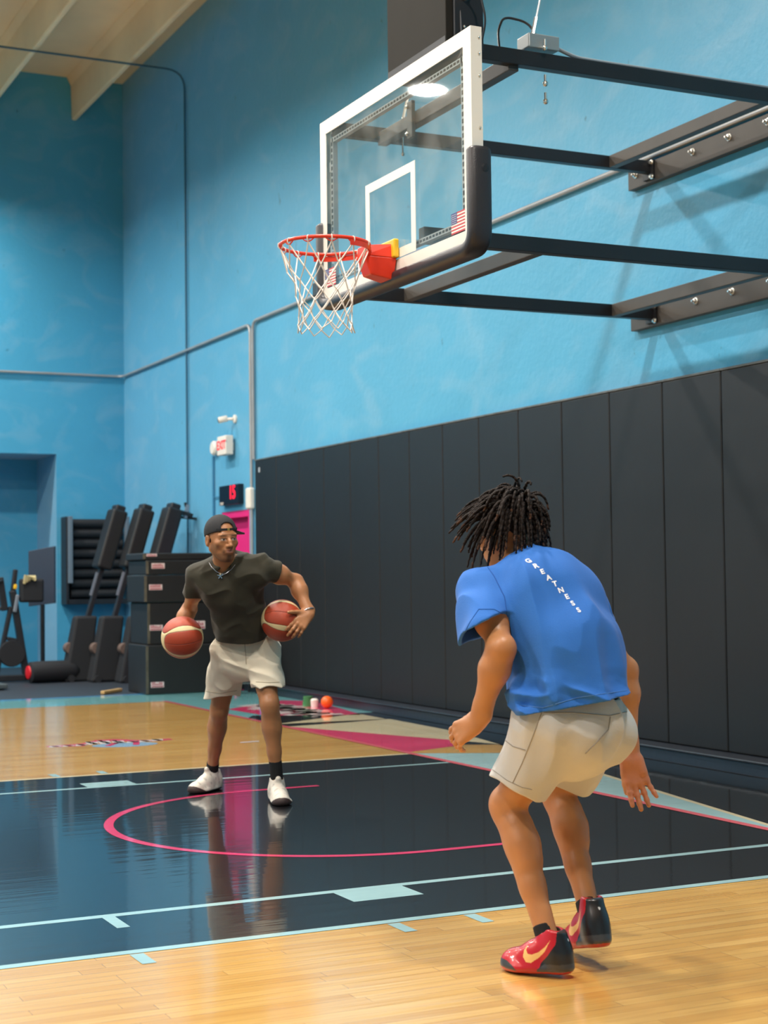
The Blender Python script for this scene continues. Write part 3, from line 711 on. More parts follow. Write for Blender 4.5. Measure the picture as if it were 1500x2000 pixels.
# low bench rail with a red end and an upright training machine in the alcove mouth
t = thing('punching_bag', 'black cylindrical bag with a red end lying on the rubber floor', 'bag', (1.5, 12.1, .1))
MB().lathe([(.09, 0), (.13, .02), (.135, .10), (.135, .56), (.11, .63), (.06, .65)], (1.24, 12.05, .137), (1, .12, .0), 22).build('bag_body', M_dark, t, smooth=True, angle=50)
MB().lathe([(.085, 0), (.08, .02), (.03, .028)], (1.242, 12.05, .137), (-1, -.12, 0), 18).build('end_disc', mat('red vinyl', srgb(206, 22, 34), .4), t, smooth=True)
t = thing('exercise_bike', 'black upright exercise machine with handles at the left edge, by the alcove', 'exercise machine', (1.05, 12.4, 0))
g = MB(); bx, by = 1.02, 12.5
for (a, c, w) in (((bx+.30, by, .02), (bx+.12, by, 1.15), .10), ((bx-.10, by, .02), (bx+.10, by, .95), .07), ((bx-.12, by, .05), (bx+.34, by, .05), .10), ((bx+.05, by, .55), (bx+.26, by, .50), .06), ((bx+.12, by, 1.1), (bx+.16, by, 1.42), .07), ((bx+.02, by, .9), (bx-.04, by, 1.32), .10), ((bx-.20, by, .02), (bx-.14, by, .8), .035), ((bx-.14, by, .8), (bx+.02, by, 1.0), .035)):
    g.bar(a, c, w, w*.8)
g.build('frame', M_black, t, bevel=.012)
g = MB()
for s in (-1, 1): g.tube([(bx-.02, by+s*.06, 1.28), (bx-.18, by+s*.18, 1.22), (bx-.34, by+s*.2, 1.20)], .018, 8)
g.build('handlebar', M_black, t, smooth=True)
MB().lathe([(.16, -.03), (.17, 0), (.16, .03)], (bx+.10, by-.05, .36), (0, 1, 0), 22).build('flywheel', M_dark, t, smooth=True)
MB().bar((bx+.13, by-.08, .88), (bx+.17, by-.08, 1.10), .03, .045).build('bottle_holder', M_gr, t, bevel=.01)
MB().bar((bx+.14, by-.05, 1.17), (bx+.15, by-.05, 1.23), .04, .04).build('adjuster', M_yellow, t, bevel=.01)
MB().span((bx+.20, by-.12, 1.0), (bx+.50, by+.02, 1.30)).build('seat_block', M_dark, t, bevel=.03)
t = thing('display_panel', 'dark flat screen panel standing by the alcove edge', 'screen', (1.6, 12.9, 1.3))
MB().add([(1.46, 13.0, .94), (1.74, 12.75, .98), (1.74, 12.75, 1.72), (1.46, 13.0, 1.66), (1.49, 13.03, .94), (1.77, 12.78, .98), (1.77, 12.78, 1.72), (1.49, 13.03, 1.66)],
         [(0, 1, 2, 3), (4, 5, 6, 7), (0, 1, 5, 4), (1, 2, 6, 5), (2, 3, 7, 6), (3, 0, 4, 7)]).build('screen', mat('slate screen', srgb(52, 60, 76), .4), t, bevel=.004)
MB().cyl((1.62, 12.9, .0), (1.62, 12.9, .96), .03, 10).build('post', M_black, t, smooth=True)
MB().lathe([(.14, 0), (.14, .015), (.03, .03)], (1.62, 12.9, 0), (0, 0, 1), 18).build('foot', M_black, t, smooth=True)
t = thing('folded_towel', 'crumpled pale yellow towel hung over the exercise machine seat', 'towel', (1.32, 12.35, 1.32))
g = MB()
for k in range(5):
    x = 1.26+k*.028; g.tube([(x, 12.36, 1.24+.02*k), (x+.01, 12.33, 1.34-.012*k), (x+.03, 12.40, 1.33)], [.018, .022, .016], 8)
g.build('cloth', mat('pale yellow cloth', srgb(206, 190, 140), .8), t, smooth=True)
t = thing('platform_plate', 'low dark grey plate platform at the left edge of the rubber floor', 'platform', (.5, 11.2, 0))
MB().span((-.2, 11.0, .02), (.75, 11.5, .07)).build('deck', mat('dark grey deck', srgb(66, 76, 80), .5), t, bevel=.008)
for x in (-.1, .65): MB().cyl((x, 11.05, 0), (x, 11.05, .02), .03, 10).cyl((x, 11.45, 0), (x, 11.45, .02), .03, 10).build('foot', M_black, t)
t = thing('wooden_stick', 'short pale wooden stick lying on the rubber floor by the foam boxes', 'stick', (1.55, 10.1, .02))
MB().bar((1.50, 9.66, .022), (1.80, 9.98, .022), .05, .035).build('shaft', mat('pale wood', srgb(196, 160, 104), .5, var=(20, .1)), t, bevel=.006)
# floor fan / stool behind the player, ball toys by the wall
t = thing('equipment_cart', 'black padded equipment cart in front of the pink door, behind the player', 'cart', (2.98, 9.4, 0))
MB().span((2.83, 9.28, .10), (3.13, 9.55, 1.02)).build('padded_body', M_foam, t, bevel=.03, seg=3)
for (x, y) in ((2.88, 9.32), (3.07, 9.32), (2.88, 9.50), (3.07, 9.50)): MB().cyl((x-.0, y-.015, .05), (x, y+.015, .05), .05, 14).build('caster', M_dark, t, smooth=True)
t = thing('folding_stool', 'black stool with chrome fittings behind the dribbling player', 'stool', (2.85, 8.9, 0))
MB().span((2.63, 8.78, .46), (3.03, 9.06, .52)).build('seat', M_foam, t, bevel=.02)
for (x, y) in ((2.66, 8.80), (3.0, 8.80), (2.66, 9.03), (3.0, 9.03)): MB().cyl((x, y, .0), (x, y, .47), .014, 10).build('leg', M_black, t, smooth=True)
MB().bar((2.66, 8.80, .12), (3.0, 8.80, .12), .02, .02).build('stretcher', M_chrome, t)
t = thing('water_bottle', 'blue water bottle on the floor by the wall behind the player', 'bottle', (2.98, 8.35, 0))
MB().lathe([(.03, 0), (.038, .01), (.038, .17), (.022, .20), (.018, .21)], (2.86, 8.25, 0), (0, 0, 1), 16).build('body', mat('blue plastic', srgb(50, 104, 170), .3), t, smooth=True)
MB().lathe([(.02, 0), (.02, .03), (.012, .035)], (2.86, 8.25, .21), (0, 0, 1), 14).build('cap', M_black, t, smooth=True)
t = thing('small_ball', 'small orange ball on the floor by the wall pads', 'ball', (2.86, 6.55, .06))
MB().sphere((2.86, 6.55, .062), .06, 12).build('shell', mat('orange rubber', srgb(245, 100, 24), .4), t, smooth=True)
t = thing('toy_cone', 'small green and white tumbler beside the orange ball', 'cup', (2.82, 6.82, .0))
MB().cyl((2.80, 6.88, .002), (2.80, 6.88, .045), .055, 14).cyl((2.80, 6.88, .045), (2.80, 6.88, .10), .048, 14).build('base', mat('green plastic', srgb(60, 120, 70), .5), t, smooth=True)
MB().lathe([(.035, 0), (.040, .07), (.025, .085)], (2.81, 6.74, .001), (0, 0, 1), 14).build('lid', M_offw, t, smooth=True)
# ------------------------------------------------------------------ implicit-surface modelling for bodies and cloth
def A_(p): return np.array(p, dtype=np.float64)
def unit(v): v = A_(v); return v/np.linalg.norm(v)
class Field:
    def __init__(s, lo, hi, h):
        s.h = h; s.lo = A_(lo); n = np.ceil((A_(hi)-s.lo)/h).astype(int)+1
        s.n = n; s.ax = [(s.lo[i]+h*np.arange(n[i])).astype(np.float32) for i in range(3)]
        s.d = np.full(tuple(n), .2, np.float32); s.mg = .02
    def win(s, lo, hi):
        a = np.maximum(np.floor((A_(lo)-s.lo)/s.h).astype(int), 0); b = np.minimum(np.ceil((A_(hi)-s.lo)/s.h).astype(int)+1, s.n)
        if (b <= a).any(): return None
        sl = tuple(slice(a[i], b[i]) for i in range(3))
        return sl, s.ax[0][sl[0]][:, None, None], s.ax[1][sl[1]][None, :, None], s.ax[2][sl[2]][None, None, :]
    def op(s, f, lo, hi, k=.01, mode='+'):
        m = k*1.5+s.mg
        w = s.win(A_(lo)-m, A_(hi)+m)
        if w is None: return s
        sl, X, Y, Z = w; p = f(X, Y, Z); d = s.d[sl]
        if mode == '+':
            if k <= 0: s.d[sl] = np.minimum(d, p)
            else:
                h = np.maximum(k-np.abs(d-p), 0)/k; s.d[sl] = np.minimum(d, p)-h*h*k*.25
        elif mode == '-':
            p = -p
            if k <= 0: s.d[sl] = np.maximum(d, p)
            else:
                h = np.maximum(k-np.abs(d-p), 0)/k; s.d[sl] = np.maximum(d, p)+h*h*k*.25
        return s
    def cone(s, a, b, ra, rb, k=.02, mode='+', n=None, flat=1.0):
        """tapered capsule; n/flat squash it along direction n"""
        a = A_(a); b = A_(b); R = max(ra, rb)
        if n is not None: n = unit(n)
        def f(X, Y, Z):
            x = X-a[0]; y = Y-a[1]; z = Z-a[2]; v = b-a
            if n is not None:
                q = x*n[0]+y*n[1]+z*n[2]; g = (1/flat-1); x = x+q*(n[0]*g); y = y+q*(n[1]*g); z = z+q*(n[2]*g)
                vq = v@n; v = v+n*vq*g
            L = max(v@v, 1e-12); t = np.clip((x*v[0]+y*v[1]+z*v[2])/L, 0, 1)
            d = np.sqrt((x-t*v[0])**2+(y-t*v[1])**2+(z-t*v[2])**2)-(ra+(rb-ra)*t)
            return (d*(flat if n is not None else 1)).astype(np.float32)
        return s.op(f, np.minimum(a, b)-R, np.maximum(a, b)+R, k, mode)
    def chain(s, pts, rs, k=.02, **kw):
        for i in range(len(pts)-1): s.cone(pts[i], pts[i+1], rs[i], rs[i+1], k, **kw)
        return s
    def ell(s, c, r, M=None, k=.02, mode='+'):
        c = A_(c); r = A_(r); M = np.eye(3) if M is None else A_(M)      # rows of M: local axes
        R = r.max()
        def f(X, Y, Z):
            x = X-c[0]; y = Y-c[1]; z = Z-c[2]
            u = [(x*M[i][0]+y*M[i][1]+z*M[i][2]) for i in range(3)]
            k0 = np.sqrt(sum((u[i]/r[i])**2 for i in range(3)))+1e-9; k1 = np.sqrt(sum((u[i]/r[i]**2)**2 for i in range(3)))+1e-9
            return (k0*(k0-1)/k1).astype(np.float32)
        return s.op(f, c-R, c+R, k, mode)
    def plane_cut(s, c, n, k=.004, lo=None, hi=None):
        """remove what lies on the +n side"""
        c = A_(c); n = unit(n)
        lo = s.lo if lo is None else lo; hi = s.lo+s.h*s.n if hi is None else hi
        return s.op(lambda X, Y, Z: (-((X-c[0])*n[0]+(Y-c[1])*n[1]+(Z-c[2])*n[2])).astype(np.float32), lo, hi, k, '-')
    def noise(s, amp, scale, stretch=(1, 1, 1), M=None, seed=1, only=.035, ridge=False, wgt=None):
        rs = np.random.RandomState(seed); T = rs.rand(24, 24, 24).astype(np.float32)
        idx = np.nonzero(np.abs(s.d) < only)
        P = np.stack([s.ax[i][idx[i]] for i in range(3)], 1)
        if M is not None: P = P@A_(M).T
        q = vnoise(T, P*A_(stretch)/scale)
        q = (1-np.abs(q-.5)*5).clip(-1, 1) if ridge else (q-.5)*2
        if wgt is not None: q = q*wgt(np.stack([s.ax[i][idx[i]] for i in range(3)], 1))
        s.d[idx] += (-amp*q).astype(np.float32)
        return s
    def mesh(s):
        d = s.d; ins = d < 0
        nx, ny, nz = d.shape
        c = [ins[i:nx-1+i, j:ny-1+j, k:nz-1+k] for i in (0, 1) for j in (0, 1) for k in (0, 1)]
        al = c[0].copy(); an = c[0].copy()
        for q in c[1:]: al &= q; an |= q
        I = np.nonzero(an & ~al); N = len(I[0])
        vid = np.full((nx-1, ny-1, nz-1), -1, np.int32); vid[I] = np.arange(N)
        acc = np.zeros((N, 3)); cnt = np.zeros(N)
        off = [(i, j, k) for i in (0, 1) for j in (0, 1) for k in (0, 1)]
        V = {o: d[I[0]+o[0], I[1]+o[1], I[2]+o[2]] for o in off}
        for o in off:
            for ax in range(3):
                if o[ax] == 0:
                    q = list(o); q[ax] = 1; q = tuple(q); a = V[o]; b = V[q]; m = (a < 0) != (b < 0)
                    t = a[m]/(a[m]-b[m]); P = np.tile(np.array(o, float), (m.sum(), 1)); P[:, ax] = t
                    acc[m] += P; cnt[m] += 1
        P = acc/cnt[:, None]; P = s.lo+(P+np.stack(I, 1))*s.h
        F = []
        for ax in range(3):
            u, v = (ax+1) % 3, (ax+2) % 3
            sa = [slice(None)]*3; sb = [slice(None)]*3; sa[ax] = slice(0, -1); sb[ax] = slice(1, None)
            A0 = ins[tuple(sa)]; B0 = ins[tuple(sb)]; m = A0 != B0
            e = list(np.nonzero(m)); ok = (e[u] > 0) & (e[v] > 0) & (e[u] < s.n[u]-1) & (e[v] < s.n[v]-1)
            e = [q[ok] for q in e]; fl = A0[tuple(e)]
            def g(du, dv):
                q = [e[0], e[1], e[2]]; q[u] = q[u]-du; q[v] = q[v]-dv; return vid[tuple(q)]
            Q = np.stack([g(1, 1), g(0, 1), g(0, 0), g(1, 0)], 1); Q[~fl] = Q[~fl][:, ::-1]; F.append(Q)
        return P, np.concatenate(F)
def vnoise(T, P):
    n = T.shape[0]; F = np.floor(P); f = P-F; f = f*f*(3-2*f); I = F.astype(int) % n; J = (I+1) % n; out = 0
    for a in (0, 1):
        for b in (0, 1):
            for c in (0, 1):
                w = (f[:, 0] if a else 1-f[:, 0])*(f[:, 1] if b else 1-f[:, 1])*(f[:, 2] if c else 1-f[:, 2])
                out = out+w*T[(J if a else I)[:, 0], (J if b else I)[:, 1], (J if c else I)[:, 2]]
    return out
def smooth_verts(P, F, it=2, lam=.5):
    E = np.concatenate([F[:, [0, 1]], F[:, [1, 2]], F[:, [2, 3]], F[:, [3, 0]]])
    E = np.concatenate([E, E[:, ::-1]]); n = len(P)
    deg = np.bincount(E[:, 0], minlength=n)[:, None]
    for q in range(it):
        for l in (lam, -lam*1.03):
            S = np.stack([np.bincount(E[:, 0], P[E[:, 1], k], minlength=n) for k in range(3)], 1)/deg
            P = P+l*(S-P)
    return P
def cloth(lo, hi, h, build, th=.007):
    """garment = outer form cut at its hems, minus an inner form that is not cut: a thin skin with open ends.
    build(field, dr, cut) lays the prims; dr shrinks radii"""
    o = Field(lo, hi, h); build(o, 0.0, True); i = Field(lo, hi, h); build(i, -th, False)
    o.d = np.maximum(o.d, -i.d); P, F = o.mesh(); return smooth_verts(P, F, 2), F
def merge(fd, sub, k):
    if k <= 0: fd.d = np.minimum(fd.d, sub.d); return
    h = np.maximum(k-np.abs(fd.d-sub.d), 0)/k; fd.d = np.minimum(fd.d, sub.d)-h*h*k*.25
def like(fd):
    f = Field.__new__(Field); f.__dict__.update(fd.__dict__); f.d = np.full(tuple(fd.n), .2, np.float32); f.mg = .05; return f
def bvh(o):
    me = o.data; V = np.empty(len(me.vertices)*3, np.float32); me.vertices.foreach_get('co', V); V = V.reshape(-1, 3)
    M = np.array(o.matrix_world); V = V@M[:3, :3].T+M[:3, 3]
    return BVHTree.FromPolygons([tuple(v) for v in V.tolist()], [tuple(p.vertices) for p in me.polygons])
def on_surface(tree, a, d, off=.001):
    h = tree.ray_cast(Vector(a), Vector(d).normalized())
    if h[0] is None: return None
    n = h[1]
    if n.dot(Vector(d)) > 0: n = -n
    return h[0]+n*off
def seam(tree, pix, r, m, name, parent, off=.0005):
    """stitched seam laid on a garment along photograph positions"""
    pts = []
    for i in range(len(pix)-1):
        for t in np.linspace(0, 1, 9)[:-1]:
            q = A_(pix[i])*(1-t)+A_(pix[i+1])*t; d = px(q[0], q[1], 1)-CAM
            h = on_surface(tree, CAM, d, off)
            if h is not None: pts.append(h)
    if len(pts) > 2: return MB().tube(pts, r, 6).build(name, m, parent, smooth=True)
def np_mesh(name, P, F, m, parent=None, tone=None):
    me = bpy.data.meshes.new(name)
    me.vertices.add(len(P)); me.vertices.foreach_set('co', P.astype(np.float32).ravel())
    k = F.shape[1]
    me.loops.add(len(F)*k); me.loops.foreach_set('vertex_index', F.astype(np.int32).ravel())
    me.polygons.add(len(F)); me.polygons.foreach_set('loop_start', np.arange(0, len(F)*k, k, dtype=np.int32)); me.polygons.foreach_set('loop_total', np.full(len(F), k, np.int32))
    me.polygons.foreach_set('use_smooth', np.ones(len(F), bool))
    me.update(calc_edges=True); me.validate(); me.materials.append(m)
    if tone is not None:
        at = me.color_attributes.new('tone', 'FLOAT_COLOR', 'POINT'); at.data.foreach_set('color', np.concatenate([tone, np.ones((len(tone), 1))], 1).astype(np.float32).ravel())
    o = bpy.data.objects.new(name, me); COL.objects.link(o)
    if parent is not None: put(o, parent)
    return o
def px(x, y, dep):
    """point at photograph position (x, y), dep metres along the view: joints are laid out with this"""
    return CAM+dep*(CF+(x-750)/FPX*CR-(y-1000)/FPX*CU)
CFH = unit((CF[0], CF[1], 0)); CRH = unit((CR[0], CR[1], 0)); UP = A_((0, 0, 1))
def facing(deg):
    """(forward, left) of someone turned deg to the left of straight away from the camera"""
    a = math.radians(deg); return (-math.sin(a)*CRH+math.cos(a)*CFH, -math.cos(a)*CRH-math.sin(a)*CFH)
def rot_about(v, ax, deg):
    v = A_(v); ax = unit(ax); a = math.radians(deg); return v*math.cos(a)+np.cross(ax, v)*math.sin(a)+ax*(ax@v)*(1-math.cos(a))
FING = [(.030, -.030, .076, .0092), (.011, -.004, .084, .0095), (-.010, -.004, .078, .0090), (-.030, -.012, .062, .0080)]
def hand(fd, wrist, d, nrm, side, curl, spread=(8, 3, -3, -9), thumb=(38, 25, 20), sc=1.0, k=.004, roll=None):
    """d: towards the fingers, nrm: out of the palm, side: towards the thumb.
    curl: per finger three bends; thumb: (angle out, toward palm, bend)"""
    d = unit(d); side = unit(A_(side)-d*(A_(side)@d)); nrm = unit(A_(nrm)-d*(A_(nrm)@d)-side*(A_(nrm)@side)); w = A_(wrist)
    L = .088*sc; tips = []
    fd.cone(w-d*.02, w+d*.03*sc, .024*sc, .027*sc, .02, n=nrm, flat=.72)
    for i, (off, back, ln, r) in enumerate(FING):
        kn = w+d*(L+back*.35)*sc+side*off*sc*.98-nrm*.004
        fd.cone(w+d*.022*sc+side*off*.55*sc, kn, .0150*sc, .0122*sc, .012, n=nrm, flat=.92)
        dr = rot_about(d, nrm, (spread[i]) * (1 if (np.cross(nrm, d)@side) > 0 else -1)); bend = np.cross(dr, nrm); p = kn; cur = dr; rr = r*sc
        for q, fr in enumerate((.46, .30, .24)):
            cur = rot_about(cur, bend, curl[i][q]); e = p+cur*ln*fr*sc
            fd.cone(p, e, rr*1.02, rr*.94, k if q else .008); fd.ell(p, (rr*1.10,)*3, k=k); rr *= .93; p = e
        tips.append(p)
    # heel pads of the palm
    fd.cone(w+d*.028*sc-side*.020*sc+nrm*.004, w+d*.065*sc-side*.024*sc+nrm*.004, .014*sc, .012*sc, .012)
    b = w+d*.018*sc+side*.022*sc+nrm*.006
    t0 = rot_about(d, nrm, (thumb[0])*(1 if (np.cross(nrm, d)@side) > 0 else -1)); t0 = unit(t0+nrm*math.tan(math.radians(thumb[1])))
    e = b+t0*.046*sc; fd.cone(b, e, .0175*sc, .0125*sc, .014)
    ax = unit(np.cross(t0, d)+1e-6); t1 = rot_about(t0, ax, thumb[2]); e2 = e+t1*.034*sc; fd.cone(e, e2, .0118*sc, .0105*sc, .005)
    t2 = rot_about(t1, ax, thumb[2]*.8); e3 = e2+t2*.027*sc; fd.cone(e2, e3, .0108*sc, .0085*sc, .004)
    return tips, e3
def head_shape(fd, c, s, f, u, ears=True, k=1.0):
    """s: the person's left, f: face direction, u: up; returns a local->world map"""
    M = np.array([s, f, u])
    def W(x, y, z): return c+s*x*k+f*y*k+u*z*k
    E = lambda p, r, kk=.02, mode='+': fd.ell(W(*p), A_(r)*k, M, kk, mode)
    E((0, -.018, .040), (.077, .098, .086)); E((0, .030, -.020), (.064, .066, .092), .03)
    E((0, .056, -.094), (.030, .030, .022), .03)
    for q in (-1, 1):
        fd.cone(W(q*.056, .002, -.050), W(q*.016, .060, -.102), .021*k, .017*k, .025)
        E((q*.043, .062, -.022), (.022, .022, .020), .02)
    fd.cone(W(-.040, .080, .020), W(.040, .080, .020), .013*k, .013*k, .015)
    for q in (-1, 1):
        E((q*.031, .104, .000), (.019, .017, .012), .012, '-')
        E((q*.031, .080, -.001), (.0150, .0135, .0125), .002)
        fd.cone(W(q*.016, .0915, .0085), W(q*.045, .084, .006), .0042*k, .0042*k, .006)
        fd.cone(W(q*.018, .0905, -.011), W(q*.044, .084, -.010), .0035*k, .0035*k, .006)
        E((q*.0115, .103, -.036), (.0085, .011, .0075), .008)
    fd.chain([W(0, .090, .012), W(0, .106, -.012), W(0, .117, -.033)], [.0075*k, .0085*k, .0105*k], .012)
    E((0, .083, -.062), (.030, .018, .022), .02)
    fd.cone(W(-.019, .094, -.0565), W(.019, .094, -.0565), .0052*k, .0052*k, .005); fd.cone(W(0, .099, -.056), W(0, .099, -.056), .006*k, .006*k, .006)
    fd.cone(W(-.015, .095, -.069), W(.015, .095, -.069), .0068*k, .0068*k, .005)
    fd.cone(W(-.024, .102, -.0625), W(.024, .102, -.0625), .0022*k, .0022*k, .002, mode='-')
    if ears:
        for q in (-1, 1):
            E((q*.080, -.012, -.008), (.010, .019, .032), .008); E((q*.090, -.006, -.004), (.008, .010, .018), .006, '-')
    return W, M
def face_tone(P, W0, M, k, skin, lips=(.30, .12, .09), beard=None):
    """albedo of the face at the points P: lips, brows, eyes, stubble are the skin's own colours"""
    L = (P-W0)@M.T/k; T = np.tile(A_(skin), (len(P), 1)); x, y, z = L.T
    def blend(w, c):
        w = np.clip(w, 0, 1)[:, None]; T[:] = T*(1-w)+A_(c)*w
    near = (np.abs(x) < .09) & (np.abs(z) < .14) & (np.abs(y) < .14)
    front = np.where(near & (y > .05), 1.0, 0.0)
    if beard is not None:
        jaw = np.clip((-.068-z)/.012, 0, 1)*np.clip((y+.01)/.03, 0, 1)*np.clip((z+.135)/.01, 0, 1)
        side = np.clip((np.abs(x)-.046)/.01, 0, 1)*np.clip((-.01-z)/.02, 0, 1)*np.clip((y-.0)/.02, 0, 1)
        mous = np.exp(-((z+.048)/.006)**2)*np.clip((.028-np.abs(x))/.006, 0, 1)*front*.5
        goat = np.exp(-((x)/.020)**4)*np.clip((-.078-z)/.008, 0, 1)*np.clip((y-.03)/.02, 0, 1)
        cor = np.exp(-((np.abs(x)-.030)/.007)**2)*np.exp(-((z+.066)/.016)**2)*front*.7
        blend(near*np.maximum.reduce([jaw*.55, side*.45, mous, goat*.85, cor]), beard)
    lm = np.exp(-((z+.0625)/.0105)**4)*np.exp(-(x/.021)**4)*np.clip((y-.088)/.004, 0, 1)*front; blend(lm*.85, lips)
    blend(np.exp(-((z+.0625)/.0016)**2)*np.exp(-(x/.022)**4)*front*.6, (.06, .02, .02))
    for q in (-1, 1):
        ex = x-q*.031
        blend(np.exp(-((z+.001-0*ex)/.0055)**4)*np.exp(-(ex/.0135)**4)*np.clip((y-.078)/.004, 0, 1)*front, (.55, .50, .46))
        blend(np.clip((.0062-np.hypot(ex-.002, z+.001))/.0015, 0, 1)*front, (.02, .012, .008))
        blend(np.exp(-((z-.0065)/.0022)**2)*np.exp(-(ex/.016)**4)*front*.9, (.03, .015, .01))
        blend(np.exp(-((z-.0215+.10*np.abs(np.abs(x)-.036)*1.6)/.0042)**2)*np.exp(-(ex/.019)**4)*front*.85, (.025, .014, .010))
        blend(np.clip((.0035-np.hypot(x-q*.0075, z+.0425))/.001, 0, 1)*front*.8, (.05, .02, .015))
    return T
# ------------------------------------------------------------------ the defender: bent, seen from behind
SKIN_D = A_((.50, .215, .085))
M_skin = mat_attr('skin', rough=.42, sss=.06, bump=(220, .06))
M_bshirt = mat('royal blue cotton', (.018, .142, .51, 1), .85, sheen=.08, bump=(260, .12), var=(8, .05))
M_shortg = mat('pale grey cotton', srgb(202, 202, 200), .9, sheen=.1, bump=(240, .1), var=(7, .04))
M_sock = mat('black sock knit', srgb(22, 22, 24), .9, bump=(300, .2))
D = thing('person', 'person in a blue T-shirt and pale grey shorts, crouched with his back to the camera', 'person', tuple(px(1100, 1880, 5.2)*A_((1, 1, 0))))
dF, dL = facing(48); cF, cL = facing(30)
jd = dict(pel=px(1128, 1405, 5.23), wst=px(1110, 1325, 5.22), chest=px(1068, 1205, 5.30), c7=px(1018, 1112, 5.40), head=px(988, 1040, 5.46),
          SL=px(946, 1156, 5.30), SR=px(1134, 1176, 5.44), EL=px(978, 1268, 5.10), WL=px(936, 1402, 5.16), ER=px(1221, 1308, 5.56), WR=px(1231, 1470, 5.53),
          HL=px(1096, 1418, 5.14), HR=px(1152, 1418, 5.31), KL=px(990, 1575, 5.27), AL=px(1071, 1836, 5.09), KR=px(1090, 1550, 5.42), AR=px(1152, 1784, 5.19))
def limb_axes(a, b, fwd):
    d = unit(b-a); f = unit(A_(fwd)-d*(A_(fwd)@d)); return d, f, np.cross(d, f)
def leg(fd, H, K, A, fwd, out, s=1.0):
    d, f, w = limb_axes(H, K, fwd)
    fd.cone(H, K-d*.05, .088*s, .058*s, .03); fd.cone(H+d*.10+f*.015, K-d*.09+f*.012, .066*s, .046*s, .03)
    fd.ell(K+f*.006, (.052*s, .052*s, .058*s), k=.03); fd.ell(K+f*.030-d*.005, (.026*s,)*3, k=.03)
    d2, f2, w2 = limb_axes(K, A, fwd); L = np.linalg.norm(A-K)
    fd.cone(K, K+d2*L*.30-f2*.014, .050*s, .053*s, .03); fd.cone(K+d2*L*.30-f2*.014, K+d2*L*.62-f2*.004, .053*s, .040*s, .03)
    for q in (-1, 1): fd.cone(K+d2*L*.16-f2*.022+w2*q*.016, K+d2*L*.42-f2*.022+w2*q*.012, .034*s, .030*s, .03)
    fd.cone(K+d2*.03+f2*.02, A-d2*.03+f2*.004, .026*s, .024*s, .03)
    fd.cone(K+d2*L*.60-f2*.006, A, .040*s, .031*s, .02); fd.cone(A-d2*.09-f2*.020, A+d2*.01-f2*.022, .014*s, .012*s, .02)
    for q in (-1, 1): fd.ell(A+w2*q*.025*s, (.012, .012, .014), k=.012)
def arm(fd, S, E, Wr, bend_dir, s=1.0, flat_n=None):
    d, f, w = limb_axes(S, E, bend_dir); L = np.linalg.norm(E-S)
    fd.cone(S, S+d*.10, .058*s, .050*s, .03); fd.cone(S+d*.08, E, .047*s, .037*s, .03)
    fd.ell(S+d*L*.52+f*.012, A_((.040, .040, .040))*s, k=.04); fd.ell(S+d*L*.48-f*.016, A_((.038, .038, .038))*s, k=.04)
    fd.ell(E-f*.008, A_((.036, .036, .036))*s, k=.02)
    d2, f2, w2 = limb_axes(E, Wr, bend_dir); L2 = np.linalg.norm(Wr-E)
    fd.cone(E, E+d2*L2*.28, .038*s, .044*s, .03); fd.cone(E+d2*L2*.28, Wr-d2*.03, .044*s, .0265*s, .03); fd.cone(Wr-d2*.045, Wr+d2*.015, .0265*s, .0245*s, .02, n=(flat_n if flat_n is not None else f2), flat=.80)
def foot(fd, A, toe, up=UP):
    """bare foot that fills the shoe"""
    fd.cone(A, A+(toe-A)*.25-up*.02, .029, .028, .02); fd.cone(A-up*.030-(toe-A)*.10, toe, .026, .022, .02)
def torso(fd, j, F_, L_, cF_, cL_, s=1.0):
    up1 = unit(j['chest']-j['wst']); up0 = unit(j['wst']-j['pel'])
    fd.ell(j['pel']-up0*.02, (.165*s, .115*s, .12*s), np.array([L_, F_, np.cross(L_, F_)]), k=.04)
    for q in (-1, 1): fd.ell(j['pel']-up0*.05-F_*.055+L_*.075*q, (.085, .085, .09), k=.04)
    fd.cone(j['pel'], j['wst'], .135*s, .130*s, .05, n=F_, flat=.72); fd.cone(j['wst'], j['chest'], .130*s, .160*s, .05, n=cF_, flat=.68)
    fd.cone(j['chest'], j['c7']-up1*.07, .160*s, .125*s, .05, n=cF_, flat=.66)
    m = (j['SL']+j['SR'])/2
    fd.cone(j['SL'], m+(j['c7']-m)*.35, .056, .066, .05); fd.cone(j['SR'], m+(j['c7']-m)*.35, .056, .066, .05)
def hips_form(fd, j, F_, L_, s=1.0):
    up0 = unit(j['wst']-j['pel'])
    fd.ell(j['pel']-up0*.02, (.165*s, .115*s, .12*s), np.array([L_, F_, np.cross(L_, F_)]), k=.04)
    for q in (-1, 1): fd.ell(j['pel']-up0*.05-F_*.055+L_*.075*q, (.085, .085, .09), k=.04)
    fd.cone(j['pel'], j['wst'], .135*s, .130*s, .05, n=F_, flat=.72)
def neck(fd, j, head_c, f, u, r=.056):
    fd.cone(j['c7']-f*0, head_c-u*.035-f*.030, r*1.12, r, .03); fd.cone(j['c7'], (j['c7']+j['SL'])/2, .05, .045, .04); fd.cone(j['c7'], (j['c7']+j['SR'])/2, .05, .045, .04)
j = jd
lo = np.min(list(j.values()), 0)-A_((.20, .20, .22)); hi = np.max(list(j.values()), 0)+A_((.20, .20, .17)); lo[2] = -.01
fd = Field(lo, hi, .0036)
torso(fd, j, dF, dL, cF, cL, .94)
hf, hl = facing(42); hu = unit(UP+hf*.18); hf = unit(hf-hu*(hf@hu)); hl = np.cross(hu, hf)
hc = j['head']; neck(fd, j, hc, hf, hu)
head_shape(fd, hc, hl, hf, hu)
leg(fd, j['HL'], j['KL'], j['AL'], dF, dL); leg(fd, j['HR'], j['KR'], j['AR'], dF, dL, .98)
